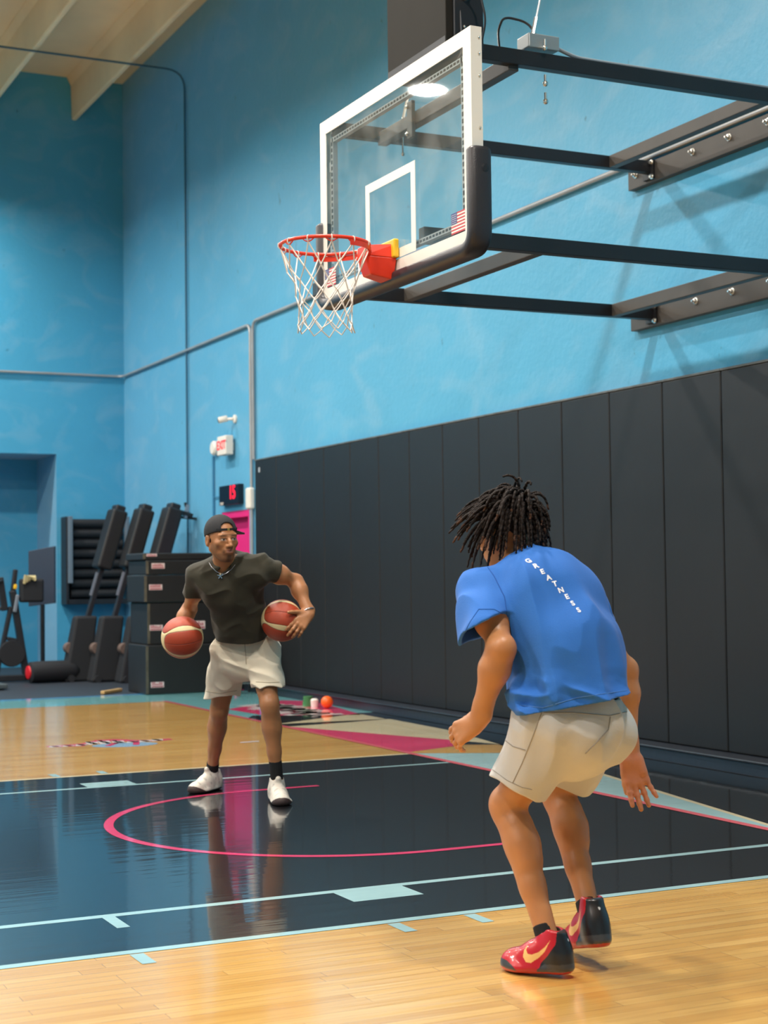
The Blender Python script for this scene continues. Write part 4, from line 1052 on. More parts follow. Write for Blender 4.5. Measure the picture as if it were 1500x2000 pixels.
arm(fd, j['SL'], j['EL'], j['WL'], cF, 1.09, flat_n=CRH*.3+CFH); arm(fd, j['SR'], j['ER'], j['WR'], cF, .98, flat_n=CFH)
# left hand: bent at the wrist to the left, fingers hanging
toL = px(882, 1432, 5.18); dh = unit(px(893, 1432, 5.20)-j['WL'])
hand(fd, j['WL']+A_((0, 0, -.006)), dh, unit(CFH*.8-UP*.55-CRH*.05), np.cross(unit(CFH*.8-UP*.55-CRH*.05), dh),
     [(26, 22, 12), (30, 26, 14), (34, 28, 16), (38, 30, 18)], spread=(9, 3, -4, -10), thumb=(26, 24, 14), sc=1.04)
# right hand: hangs open, palm to the back, fingers apart
dr_ = unit(px(1248, 1540, 5.51)-j['WR'])
hand(fd, j['WR'], dr_, unit(-CFH+CRH*.1), unit(-CRH), [(2, 6, 4), (0, 6, 4), (-2, 6, 4), (4, 10, 6)], spread=(3, -1, -6, -17), thumb=(14, -18, 10), sc=1.10)
foot(fd, j['AL'], px(1010, 1886, 5.13)); foot(fd, j['AR'], px(1114, 1843, 5.36))
P, Fc = fd.mesh(); P = smooth_verts(P, Fc, 2)
rs_ = np.random.RandomState(3); Tn = rs_.rand(24, 24, 24)
tone = face_tone(P, hc, np.array([hl, hf, hu]), 1.0, SKIN_D)
pal = np.zeros(len(P))
for w_, n_ in ((j['WR']+dr_*.09, -CFH),):
    pal = np.maximum(pal, np.clip((.115-np.linalg.norm(P-w_, axis=1))/.03, 0, 1)*np.clip(((P-w_)@n_+.004)/.012, 0, 1))
tone = tone*(1-pal[:, None])+A_((.56, .22, .12))*pal[:, None]
tone *= (.93+.14*vnoise(Tn, P/.035))[:, None]
body = np_mesh('body', P, Fc, M_skin, D, tone)


# T-shirt
def shorts_form(f, dr, legs=True, cut=False):
    f.ell(px(1136, 1412, 5.21), A_((.165, .148, .13))+dr, np.array([dL, dF, UP]), k=.05)
    f.cone(px(1120, 1412, 5.23), px(1122, 1352, 5.23), .186+dr, .160+dr, .04, n=dF, flat=.80)
    for q in (-1, 1): f.ell(px(1166, 1432, 5.205)+dL*.072*q, A_((.090, .088, .095))+dr, k=.022)
up1 = unit(j['c7']-j['pel'])
ks = [j[k] for k in ('pel', 'c7', 'SL', 'SR', 'EL', 'ER')]
lo2 = np.min(ks, 0)-A_((.20, .30, .11)); hi2 = np.max(ks, 0)+A_((.19, .19, .14))
dSL = unit(px(948, 1225, 5.17)-j['SL']); dSR = unit(j['ER']-j['SR'])
eL = px(950, 1224, 5.19); eR = j['SR']+dSR*.118
ax_t = np.array([cL, np.cross(up1, cL), up1])
def blue_shirt(f, dr, cut):
    f.ell(px(1064, 1178, 5.29), A_((.185, .135, .16))+dr, np.array([cL, unit(cF-up1*(cF@up1)), up1]), k=.05)
    f.cone(px(1062, 1180, 5.29), px(1104, 1275, 5.25), .168+dr, .192+dr, .05, n=cF, flat=.72)
    f.cone(px(1104, 1275, 5.24), px(1126, 1400, 5.185), .192+dr, .208+dr, .05, n=unit(cF+dF), flat=.80)
    f.cone(px(1052, 1145, 5.33), px(1122, 1172, 5.36), .080+dr, .096+dr, .05)
    f.cone(j['SL']+UP*.008, j['c7']-UP*.030, .070+dr, .078+dr, .05); f.cone(j['SR']+UP*.004, j['c7']-UP*.030, .066+dr, .080+dr, .05)
    f.cone(j['c7']-cF*.012, j['c7']+up1*.02, .078+dr, .072+dr, .03)
    f.cone(px(1055, 1240, 5.28), px(1040, 1360, 5.20), .11+dr, .075+dr, .06); f.cone(px(1020, 1345, 5.15), px(1046, 1388, 5.08), .048+dr, .052+dr, .03)
    g = like(f); torso(g, j, dF, dL, cF, cL, .94); g.d -= .012+dr; merge(f, g, .02)
    g = like(f); hips_form(g, j, dF, dL, .94); g.d -= .028+dr; merge(f, g, .02)
    g = like(f); shorts_form(g, .022+dr, False); merge(f, g, .015)
    if cut:
        f.plane_cut(j['c7']+up1*.022-hf*.0, unit(up1+hf*.25), k=.003, lo=j['c7']-A_((.15, .15, .02)), hi=j['c7']+A_((.15, .15, .2)))
    else: f.cone(px(1126, 1400, 5.185), px(1137, 1460, 5.16), .208+dr, .216+dr, .01, n=unit(cF+dF), flat=.8); f.cone(j['c7'], j['c7']+up1*.08, .060, .060, .01)
    for S, d, e, r0, r1 in ((j['SL'], dSL, eL, .082, .093), (j['SR'], dSR, eR, .066, .070)):
        g = like(f); g.cone(S, e+d*.05, r0+dr, r1+dr, .02)
        if cut: g.plane_cut(e, unit(CRH*.50-UP*.84-CFH*.30) if e is eL else d, k=.003)
        merge(f, g, .03)
    T = lambda P: np.clip((px(1100, 1300, 5.2)[2]-P[:, 2])/.10, 0, 1)
    f.noise(.006, .15, seed=5)
    f.noise(.0095, .080, (1.0, 1.0, .24), M=ax_t, seed=8, ridge=True)
    f.noise(.0115, .055, (.30, .5, 1), M=np.array([unit(cL+UP*.35), cF, unit(UP-cL*.35)]), seed=21, ridge=True, wgt=T)
    f.noise(.0035, .024, (.4, .6, 1), M=ax_t, seed=22, wgt=T)
    if cut: f.plane_cut(px(1150, 1374, 5.06), unit(-UP+CRH*.16), k=.003)
P, Fc = cloth(lo2, hi2, .0036, blue_shirt, .014)
shirt = np_mesh('t_shirt', P, Fc, M_bshirt, D)
T_sh = bvh(shirt)
M_seamb = mat('blue seam thread', (.012, .09, .36, 1), .9)
seam(T_sh, [(945, 1098), (965, 1125), (985, 1165), (992, 1212)], .0016, M_seamb, 'armhole_seam', shirt)
seam(T_sh, [(905, 1240), (918, 1215), (935, 1190), (965, 1190), (984, 1200)], .0012, M_seamb, 'sleeve_hem_seam', shirt)
seam(T_sh, [(1015, 1378), (1060, 1382), (1130, 1362), (1200, 1352), (1246, 1346)], .0012, mat('pale hem thread', (.10, .26, .62, 1), .9), 'hem_seam', shirt)
# white letters down the spine of the shirt
M_print = mat('white shirt print', srgb(236, 240, 248), .7)
def print_letter(ch, qx, qy, size, dn, k):
    c = bpy.data.curves.new('letter', 'FONT'); c.body = ch; c.size = size; c.align_x = 'CENTER'; c.align_y = 'CENTER'; c.offset = .0010; c.resolution_u = 3
    o = bpy.data.objects.new('letter', c); COL.objects.link(o); bpy.context.view_layer.update()
    me = bpy.data.meshes.new_from_object(o.evaluated_get(bpy.context.evaluated_depsgraph_get())); bpy.data.objects.remove(o)
    import bmesh
    bm = bmesh.new(); bm.from_mesh(me); bmesh.ops.triangulate(bm, faces=bm.faces); bmesh.ops.subdivide_edges(bm, edges=bm.edges, cuts=1); bm.to_mesh(me); bm.free()
    c0 = on_surface(T_sh, CAM, px(qx, qy, 1)-CAM, 0)
    if c0 is None: return
    c0 = A_(c0); rt = unit(-cL-dn*(-cL@dn)); nb = np.cross(rt, -dn); nb = nb if nb@(-CF) > 0 else -nb
    for v in me.vertices:
        w = c0+rt*v.co.x-dn*v.co.y
        h = on_surface(T_sh, w+nb*.05, -nb, .0012)
        v.co = h if h is not None else Vector(w)
    me.materials.clear(); me.materials.append(M_print)
    ob = bpy.data.objects.new('printed_letter', me); COL.objects.link(ob); put(ob, shirt)
dn = unit(px(1110, 1270, 5.22)-px(1040, 1110, 5.36))
for k, ch in enumerate('GREATNESS'):
    t = k/8; qx = 1032+98*t**.92; qy = 1096+96*t**1.10
    print_letter(ch, qx, qy, .026, dn, k)

# shorts
ks = [j[k] for k in ('HL', 'HR', 'KL', 'KR', 'pel')]
lo3 = np.min(ks, 0)-A_((.22, .22, .05)); hi3 = np.max(ks, 0)+A_((.22, .22, .14))
def grey_shorts(f, dr, cut):
    shorts_form(f, dr)
    for sd, H, K, r0, r1, c, n in (('L', px(1072, 1420, 5.16), px(1000, 1560, 5.23), .128, .092, px(1000, 1533, 5.22), px(1000, 1536, 5.2)-px(1046, 1440, 5.2)),
                               ('R', j['HR'], px(1104, 1536, 5.44), .118, .088, px(1110, 1516, 5.42), px(1100, 1522, 5.42)-px(1134, 1440, 5.34))):
        e_ = .12 if cut else .5; g = like(f); g.cone(H, K+(K-H)*e_, r0+dr, r1+(r1-r0)*e_+dr, .02)
        b_ = like(f); leg(b_, j['H'+sd], j['K'+sd], j['A'+sd], dF, dL); b_.d -= .010+dr; merge(g, b_, .01)
        if cut: g.plane_cut(c, n, k=.003)
        merge(f, g, .022)
    g = like(f); hips_form(g, j, dF, dL, .94); g.d -= .010+dr; merge(f, g, .02)
    if cut: f.plane_cut(px(1122, 1360, 5.23), UP, k=.003)
    else: f.cone(px(1122, 1400, 5.23), px(1122, 1300, 5.23), .17+dr, .17+dr, .01, n=dF, flat=.88)
    f.noise(.005, .14, seed=9); f.noise(.0075, .080, (1, 1, .35), seed=12, ridge=True)
P, Fc = cloth(lo3, hi3, .0038, grey_shorts, .010)
shorts = np_mesh('shorts', P, Fc, M_shortg, D)
T_so = bvh(shorts)
M_seamg = mat('grey seam thread', srgb(150, 144, 136), .9)
seam(T_so, [(1058, 1392), (1040, 1440), (1020, 1490), (999, 1534)], .0014, M_seamg, 'side_seam', shorts)
seam(T_so, [(982, 1442), (1002, 1458), (1030, 1466)], .0014, M_seamg, 'pocket_seam', shorts)
seam(T_so, [(1062, 1392), (1120, 1392), (1190, 1398), (1244, 1386)], .0014, M_seamg, 'waistband_seam', shorts)
seam(T_so, [(1192, 1400), (1188, 1425), (1165, 1450), (1140, 1475)], .0018, M_seamg, 'back_seam', shorts)
seam(T_so, [(962, 1503), (990, 1524), (1020, 1538), (1042, 1543)], .0012, M_seamg, 'hem_seam', shorts)

# shoes and socks
def inpoly(x, z, poly):
    r = np.zeros(len(x), bool); n = len(poly)
    for i in range(n):
        x0, z0 = poly[i]; x1, z1 = poly[(i+1) % n]
        c = ((z0 > z) != (z1 > z)); r ^= c & (x < (x1-x0)*(z-z0)/((z1-z0) if abs(z1-z0) > 1e-9 else 1e-9)+x0)
    return r
def shoe(heel, toe, ank, tone_fn, m, parent, name, L=.295, h=.0024, up=None, high=.0, out=1, label=None, zs=1.0):
    """heel, toe: back and front of the sole on its underside"""
    f = unit(toe-heel); u = unit((UP if up is None else up)-f*((UP if up is None else up)@f)); s = np.cross(u, f)*out
    M = np.array([f, s, u]); k = L/.295
    W = lambda x, y, z: heel+(f*x+s*y+u*z)*k
    c = W(.15, 0, .06); ext = A_((.19, .19, .19))*k
    fd = Field(c-ext, c+ext, h)
    # sole
    for (x0, y0, x1, y1, r0, r1) in ((.040, 0, .110, .004, .040, .036), (.110, .004, .205, .006, .036, .047), (.205, .006, .245, -.002, .047, .040)):
        fd.cone(W(x0, y0, .016), W(x1, y1, .014), r0*k, r1*k, .02, n=u, flat=.38)
    # upper
    fd.ell(W(.050, 0, .052), A_((.050, .040, .060))*k, M, k=.02); fd.cone(W(.054, 0, .045), W(.060, 0, .108+high), .042*k, .042*k, .02)
    fd.cone(W(.060, 0, .060), W(.150, .002, .050), .044*k, .038*k, .03); fd.cone(W(.085, 0, .090+high*.6), W(.165, .0, .050), .034*k, .032*k, .03)
    fd.cone(W(.150, .002, .040), W(.232, 0, .030), .042*k, .036*k, .03); fd.ell(W(.238, -.002, .030), A_((.055, .040, .032))*k, M, k=.02)
    fd.cone(W(.115, 0, .105+high*.6), W(.128, 0, .125+high*.7), .022*k, .016*k, .015)         # tongue
    fd.plane_cut(W(0, 0, 0), -u, k=.004); fd.plane_cut(W(.05, 0, .122+high), u*.95-f*.25, k=.006)
    # ankle opening
    aa = W(.078, 0, .080); fd.cone(aa, aa+u*.10+f*.006, .030*k, .038*k, .008, mode='-', n=s, flat=.86)
    # grooves: midsole line and toe wrap
    P, F = fd.mesh(); P = smooth_verts(P, F, 1)
    Q = (P-heel)@M.T/k
    P = heel+(Q*A_((1, 1, zs))*k)@M; W0 = W; W = lambda x, y, z: W0(x, y, z*zs)
    o = np_mesh(name, P, F, m, parent, tone_fn(Q))
    if label: tag(o, label)
    return o, W
M_shoe = mat_attr('glossy shoe upper', rough=.32, coat=.3)
RED = A_((.50, .012, .022)); BLK = A_((.016, .014, .015)); GRY = A_((.055, .050, .050)); GOLD = A_((.86, .50, .16)); SOLE = A_((.48, .02, .015))
swoosh = [(.062, .108), (.085, .086), (.115, .068), (.140, .060), (.158, .062), (.166, .072), (.164, .088), (.176, .070), (.178, .052), (.164, .038), (.142, .036), (.112, .052), (.085, .074)]
def red_tone(Q):
    x, y, z = Q.T; T = np.tile(RED, (len(Q), 1))
    T[(z > .060)&(x > .125)&(np.abs(y) < .02)] = RED*.7
    heel = inpoly(x, z, [(-.02, .2), (.036, .2), (.042, .095), (.075, .060), (.105, .036), (.11, .02), (-.02, .02)]); T[heel] = BLK
    hb = inpoly(x, z, [(-.02, .034), (.09, .034), (.118, .018), (.122, .008), (-.02, .010)]); T[hb] = GRY
    tw = inpoly(x, z, [(.20, .010), (.215, .022), (.25, .036), (.31, .040), (.31, .018), (.25, .012)]); T[tw] = GRY
    sw = inpoly(x, z, swoosh) & (np.abs(y) > .012); T[sw] = GOLD
    T[z < .009] = SOLE; T[(z < .020)&(x < .09)&(z < .010+.0*x)] = SOLE
    dot = (np.hypot(y, z-.104) < .0045) & (x < .03); T[dot] = A_((.6, .6, .6))
    inner = (z > .06)&(np.hypot((x-.080)/.038, y/.031) < 1.0)&(z < .15); T[inner] = BLK
    return T
hl_, tl_ = px(1119, 1906, 5.03), px(985, 1897, 5.16); hl_[2] = .014; tl_[2] = .003
o, WL_ = shoe(hl_, tl_, j['AL'], red_tone, M_shoe, D, 'shoe', L=.252, h=.0018, zs=1.20, out=1, high=.012, label='red shoe with black heel, flat on the boards')
hr_, tr_ = px(1174, 1848, 5.13), px(1108, 1850, 5.36); fR = unit(tr_-hr_); uR = unit(UP-fR*(fR@UP)); hr_ = j['AR']-fR*.082-uR*.108; tr_ = hr_+fR*.25; pass
o2, WR_ = shoe(hr_, tr_, j['AR'], red_tone, M_shoe, D, 'shoe', L=.262, h=.0019, zs=1.32, high=.014, label='red shoe with its heel lifted off the floor')
M_lace = mat('red lace', (.42, .01, .02, 1), .6)
for sh, Wf in ((o, WL_), (o2, WR_)):
    g = MB()
    for q in range(5):
        x = .135+q*.014; z = .088-q*.0075; g.tube([Wf(x, -.022, z-.012), Wf(x+.004, -.008, z+.004), Wf(x+.006, .008, z+.004), Wf(x+.002, .022, z-.012)], .0026, 6)
    for q in (-1, 1): g.tube([Wf(.132, 0, .094), Wf(.140, q*.014, .104), Wf(.150, q*.026, .096), Wf(.142, q*.016, .090), Wf(.132, 0, .092)], .0022, 6)
    lc = g.build('laces', M_lace, sh, smooth=True)
def sock(A, K, top, parent, lab=None, r=.036):
    d = unit(K-A); f = Field(A-A_((.09, .09, .10)), A+d*top+A_((.09, .09, .08)), .003)
    f.cone(A+d*.012, A+d*top, r, r, .01); f.plane_cut(A+d*top, d, k=.004); f.noise(.0008, .008, (1, 1, .3), seed=2)
    P, F = f.mesh(); return np_mesh('sock', smooth_verts(P, F, 1), F, M_sock, parent)
sock(j['AL'], j['KL'], .052, D, r=.037); sock(j['AR'], j['KR'], .045, D, r=.0375)
# rope-twisted hair
M_hair = mat('dark brown hair', (.016, .010, .008, 1), .75, spec=.25, bump=(180, .5), var=(25, .35))
M_hair2 = mat('lighter hair tips', (.07, .032, .018, 1), .75, spec=.25, bump=(180, .5))
def locs(parent, hc, M, k):
    rr = random.Random(7); g = MB(); s_, f_, u_ = M
    # close scalp layer
    f = Field(hc-.16, hc+.17, .004); f.ell(hc-f_*.022*k+u_*.044*k, A_((.084, .103, .092))*k, M, k=.01)
    f.plane_cut(hc+f_*.060*k-u_*.01, unit(f_*1.0-u_*.45), k=.01); f.plane_cut(hc-u_*.045*k, -u_*1.0+f_*.5, k=.01); f.noise(.006, .016, seed=4)
    P, F = f.mesh(); cap = np_mesh('hair', smooth_verts(P, F, 1), F, M_hair, parent)
    n = 270
    for i in range(n):
        z = 1-1.58*(i+.5)/n; ph = i*2.399963; rxy = math.sqrt(max(0, 1-z*z)); v = s_*rxy*math.cos(ph)+f_*rxy*math.sin(ph)+u_*z
        if (v@f_) > .62 or (v@u_) < -.45 and (v@f_) > .1: continue
        p = hc-f_*.020*k+u_*.042*k+(s_*(v@s_)*.083+f_*(v@f_)*.101+u_*(v@u_)*.090)*k
        left = max(0, -(v@CRH)); Lh = rr.uniform(.105, .150)*(.85 if z > .6 else 1.0)*(1-.25*max(0, v@CRH)); wind = -CRH*(.20*left+.08+.55*max(0, v@u_)*max(0, .35+left))-CFH*.0
        d = unit(v*(.9-.55*max(0, v@CRH))+UP*.45*max(0, v@u_)+wind*.5+A_([rr.uniform(-.25, .25) for _ in range(3)])); pts = [p-v*.008]; q = p.copy(); st = Lh/11
        amt = rr.uniform(.75, 1.15)
        for t in range(11):
            grav = (-UP*(.8 if left > .55 and z > -.1 else 1.25)+wind*1.1)*(.30*amt)
            d = unit(d+grav*.95); q2 = q+d*st
            w = q2-(hc-f_*.020*k+u_*.030*k); rad = np.linalg.norm(A_((w@s_/.092, w@f_/.110, w@u_/.108)))
            if rad < 1: q2 = q2+unit(w)*(1-rad)*.09
            q = q2; pts.append(q)
        R = rr.uniform(.0052, .0070); m = []
        fine = []; rs = []
        for a in range(len(pts)-1):
            for b in range(4):
                t = (a+b/4)/(len(pts)-1); c_ = pts[a]*(1-b/4)+pts[a+1]*(b/4); fine.append(c_+A_([math.sin(t*40+i), math.cos(t*37+i), 0])*.0012)
                rs.append(R*(1-.45*t)*(1+.20*math.sin(t*Lh*900+i)))
        fine.append(pts[-1]); rs.append(.0015)
        g.tube(fine, rs, 7, mi=0)
        if rr.random() < .3: g.tube(fine[-9:], [x*1.06 for x in rs[-9:]], 7, mi=1)
    lk = g.build('twisted_locks', [M_hair, M_hair2], cap, smooth=True, angle=180)
locs(D, hc, (hl, hf, hu), 1.0)
# ------------------------------------------------------------------ the dribbler: facing the camera, bent forward, a ball at each hand
SKIN_P = A_((.42, .180, .075))
M_olive = mat('dark olive jersey', srgb(44, 40, 24), .85, sheen=.12, bump=(260, .1), var=(6, .08))
M_cream = mat('cream fleece', srgb(238, 226, 202), .9, sheen=.15, bump=(220, .1), var=(6, .04))
PL = thing('person', 'person in a dark olive shirt, cream shorts and a backwards black cap, dribbling two basketballs', 'person', tuple(px(475, 1560, 9.2)*A_((1, 1, 0))))
pF = unit(-CFH*.97+CRH*.10); pL = np.cross(UP, pF)                # facing the camera; his left is picture right
jp = dict(pel=px(478, 1254, 9.18), wst=px(468, 1200, 9.08), chest=px(452, 1148, 8.96), c7=px(441, 1104, 8.93), head=px(433, 1052, 8.80),
          SR=px(388, 1124, 8.97), SL=px(514, 1108, 8.93), ER=px(370, 1190, 9.22), WR=px(340, 1243, 9.135), EL=px(578, 1136, 9.05), WL=px(603, 1197, 8.955),
          HR=px(449, 1268, 9.19), HL=px(507, 1266, 9.15), KR=px(428, 1388, 9.36), AR=px(414, 1508, 9.60), KL=px(527, 1378, 9.02), AL=px(541, 1523, 9.08))
j = jp
ks = list(j.values())
lo = np.min(ks, 0)-A_((.16, .16, .12)); hi = np.max(ks, 0)+A_((.16, .16, .17)); lo[2] = -.01
fd = Field(lo, hi, .0040)
torso(fd, j, pF, pL, pF, pL, .80)
pu = unit(UP*1.0+pF*.10-CRH*.02); hfP = unit(rot_about(pF, UP, 24)); hfP = unit(hfP-pu*(hfP@pu)+pu*.02); pu = unit(pu-hfP*(hfP@pu)); hlP = np.cross(pu, hfP)
hcP = j['head']; neck(fd, j, hcP, hfP, pu, .052)
fd.cone(j['c7']+pF*.03, hcP-pu*.06+hfP*.0, .046, .046, .03)
head_shape(fd, hcP, hlP, hfP, pu, k=1.03)
leg(fd, j['HR'], j['KR'], j['AR'], pF, pL, .95); leg(fd, j['HL'], j['KL'], j['AL'], pF, pL, .95)
arm(fd, j['SR'], j['ER'], j['WR'], pF, 1.0, flat_n=pL); arm(fd, j['SL'], j['EL'], j['WL'], pF, 1.0, flat_n=pF)
foot(fd, j['AR'], px(394, 1538, 9.50)); foot(fd, j['AL'], px(551, 1566, 8.90))
B1, B2, BR = px(356, 1245, 8.98), px(551, 1212, 8.99), .1195
# right hand: behind and under the first ball
n1 = unit(px(356, 1250, 8.98)-px(358, 1250, 9.13)); dd = unit(px(392, 1258, 9.135)-j['WR'])
hand(fd, j['WR'], dd, n1, UP, [(18, 22, 14)]*4, spread=(12, 4, -4, -12), thumb=(48, 10, 10), sc=.98)
# left hand: on the outer side of the second ball, thumb over the front, fingers round the underside
w2 = j['WL']; hc2 = px(583, 1222, 8.892); nn_ = unit(B2-hc2); dd2 = unit(hc2-w2)
hand(fd, w2, dd2, nn_, unit(-CRH*.7+UP*.7), [(14, 20, 12), (18, 22, 14), (22, 26, 16), (28, 30, 18)], spread=(6, 0, -5, -12), thumb=(42, -22, 4), sc=1.08)
P, Fc = fd.mesh(); P = smooth_verts(P, Fc, 2)
# keep hands and hip just off the balls
for Bc in (B1, B2):
    v = P-Bc; q = np.linalg.norm(v, axis=1); m = q < BR+.0005; P[m] = Bc+v[m]/q[m][:, None]*(BR+.0005)
tone = face_tone(P, hcP, np.array([hlP, hfP, pu]), 1.03, SKIN_P, lips=(.34, .13, .10), beard=(.035, .02, .014))
tone *= (.94+.12*vnoise(Tn, P/.035))[:, None]
body = np_mesh('body', P, Fc, M_skin, PL, tone)
# shirt
ks = [j[k] for k in ('pel', 'c7', 'SL', 'SR', 'EL', 'ER')]
lo2 = np.min(ks, 0)-A_((.13, .15, .08)); hi2 = np.max(ks, 0)+A_((.13, .15, .10))
dSR = unit(px(378, 1165, 9.03)-j['SR']); dSL = unit(j['EL']-j['SL']); eR = px(379, 1158, 9.02); eL = px(540, 1114, 8.96)
upP = unit(j['c7']-j['pel'])
def cshorts_form(f, dr):
    f.cone(px(479, 1275, 9.18), px(477, 1232, 9.16), .168+dr, .140+dr, .04, n=pF, flat=.78)
    f.ell(px(479, 1270, 9.18), A_((.175, .135, .11))+dr, np.array([pL, pF, UP]), k=.04)
def olive_shirt(f, dr, cut):
    f.ell(px(453, 1146, 8.96), A_((.165, .122, .13))+dr, np.array([pL, unit(pF-upP*(pF@upP)), upP]), k=.05)
    f.cone(px(455, 1150, 8.96), px(468, 1205, 9.055), .152+dr, .136+dr, .05, n=pF, flat=.74)
    f.cone(px(468, 1205, 9.055), px(472, 1262, 9.12), .136+dr, .152+dr, .05, n=pF, flat=.88)
    f.cone(j['SL'], j['c7']-UP*.02, .062+dr, .068+dr, .05); f.cone(j['SR'], j['c7']-UP*.02, .060+dr, .068+dr, .05)
    f.cone(px(408, 1135, 8.93), px(500, 1128, 8.90), .07+dr, .07+dr, .05)
    for S, d, e, r0, r1 in ((j['SL'], dSL, eL, .066, .066), (j['SR'], dSR, eR, .064, .058)):
        g = like(f); g.cone(S, e+d*.05, r0+dr, r1+dr, .02)
        if cut: g.plane_cut(e, unit(d+UP*(.10 if e is eL else 0)+(CRH*.25 if e is eR else 0)), k=.003)
        merge(f, g, .03)
    g = like(f); torso(g, j, pF, pL, pF, pL, .80); g.d -= .012+dr; merge(f, g, .02)
    g = like(f); hips_form(g, j, pF, pL, .80); g.d -= .028+dr; merge(f, g, .02)
    g = like(f); cshorts_form(g, .012+dr); merge(f, g, .015)
    # V neck opening
    f.cone(j['c7']+UP*.10, j['c7']-UP*.03+pF*.03, .062, .056, .012, mode='-'); f.cone(px(441, 1098, 8.86), px(436, 1121, 8.80), .036, .012, .010, mode='-')
    if not cut: f.cone(px(472, 1262, 9.12), px(475, 1300, 9.165), .152+dr, .163+dr, .01, n=pF, flat=.88)
    axp = np.array([pL, pF, upP])
    f.noise(.005, .12, seed=31); f.noise(.0080, .065, (.35, .6, 1), M=np.array([unit(pL+UP*.5), pF, unit(UP-pL*.5)]), seed=33, ridge=True)
    if cut: f.plane_cut(px(470, 1256, 9.0), unit(-UP-pF*.25+pL*.03), k=.003)
P, Fc = cloth(lo2, hi2, .0038, olive_shirt, .010)
for Bc in (B1, B2):
    v = P-Bc; q = np.linalg.norm(v, axis=1); m = q < BR+.001; P[m] = Bc+v[m]/q[m][:, None]*(BR+.001)
oshirt = np_mesh('shirt', P, Fc, M_olive, PL)
# shorts
ks = [j[k] for k in ('HL', 'HR', 'KL', 'KR', 'pel')]
lo3 = np.min(ks, 0)-A_((.18, .18, .03)); hi3 = np.max(ks, 0)+A_((.18, .18, .10))
def cream_shorts(f, dr, cut):
    cshorts_form(f, dr)
    for sd, H, K, r0, r1, c, n in (('R', px(446, 1272, 9.18), px(434, 1358, 9.30), .108, .098, px(434, 1360, 9.30), -UP-CRH*-.06), ('L', px(512, 1270, 9.15), px(526, 1340, 9.06), .108, .088, px(526, 1340, 9.06), -UP)):
        e_ = .12 if cut else .5; g = like(f); g.cone(H, K+(K-H)*e_, r0+dr, r1+(r1-r0)*e_+dr, .02)
        b_ = like(f); leg(b_, j['H'+sd], j['K'+sd], j['A'+sd], pF, pL, .95); b_.d -= .010+dr; merge(g, b_, .01)
        if cut: g.plane_cut(c, n, k=.003)
        merge(f, g, .018)
    g = like(f); hips_form(g, j, pF, pL, .80); g.d -= .010+dr; merge(f, g, .02)
    if cut: f.plane_cut(px(477, 1230, 9.16), UP, k=.003)
    else: f.cone(px(479, 1275, 9.18), px(475, 1189, 9.14), .168+dr, .112+dr, .01, n=pF, flat=.78)
    f.noise(.006, .11, seed=41); f.noise(.0085, .065, (.35, .6, 1), M=np.array([unit(pL-UP*.4), pF, unit(UP+pL*.4)]), seed=43, ridge=True)
P, Fc = cloth(lo3, hi3, .0040, cream_shorts, .016)
for Bc in (B1, B2):
    v = P-Bc; q = np.linalg.norm(v, axis=1); m = q < BR+.001; P[m] = Bc+v[m]/q[m][:, None]*(BR+.001)
cshorts = np_mesh('shorts', P, Fc, M_cream, PL)
T_so = bvh(cshorts)
M_seamc = mat('cream seam thread', srgb(186, 170, 146), .9)
seam(T_so, [(402, 1350), (430, 1354), (467, 1348)], .0018, M_seamc, 'hem_seam', cshorts); seam(T_so, [(500, 1332), (525, 1333), (549, 1332)], .0018, M_seamc, 'hem_seam', cshorts)
seam(T_so, [(478, 1258), (480, 1280), (481, 1300)], .002, M_seamc, 'front_seam', cshorts)
# backwards cap
M_cap = mat('black cap twill', srgb(34, 35, 38), .85, bump=(300, .15))
Mh = np.array([hlP, hfP, pu]); WH = lambda x, y, z: hcP+(hlP*x+hfP*y+pu*z)*1.03
def cap_f(f, dr, cut):
    f.ell(WH(0, -.014, .034), A_((.088, .110, .100))+dr, Mh, k=.01)
    if cut:
        f.plane_cut(WH(0, 0, .026), unit(-pu+hfP*.24), k=.003)
        f.cone(WH(0, .13, .060), WH(0, .05, .060), .036, .036, .006, mode='-', n=pu, flat=.82)
f0 = hcP-.17; f1 = hcP+.19
P, Fc = cloth(f0, f1, .0034, cap_f, .009)
cp = np_mesh('cap', P, Fc, M_cap, PL)
g = MB(); pts = [WH(.088*math.sin(a)*1.01, -.014+.1125*math.cos(a), .053) for a in np.linspace(-.75, .75, 13)]
for i in range(12): g.bar(pts[i], pts[i+1], .013, .004, up=tuple(hfP))
g.build('strap', M_cap, cp)
MB().bar(WH(-.010, .0995, .053), WH(.002, .101, .053), .014, .006, up=tuple(hfP)).build('strap_buckle', mat('brass buckle', srgb(200, 170, 100), .3, metal=.8), cp)
# the peak points backwards
g = MB(); n = 14; vs = []
for i in range(n+1):
    a = -1.0+2.0*i/n; bd = unit(CFH*.80+CRH*.60); bs = np.cross(UP, bd)
    for rr_, dz in ((.100, .0), (.170, -.012)):
        for tz in (.004, -.004): vs.append(WH(0, -.014, .040+dz+tz)+bs*math.sin(a)*(.085 if rr_ < .15 else .098)+bd*math.cos(a)*rr_)
for i in range(n):
    a = 4*i; b = a+4; g.f += [(a, b, b+2, a+2), (a+1, a+3, b+3, b+1), (a+2, b+2, b+3, a+3), (a, a+1, b+1, b)]; g.m += [0]*4
g.v += [tuple(v) for v in vs]; g.f += [(0, 2, 3, 1), (4*n, 4*n+1, 4*n+3, 4*n+2)]; g.m += [0, 0]
g.build('peak', M_cap, cp, smooth=True)
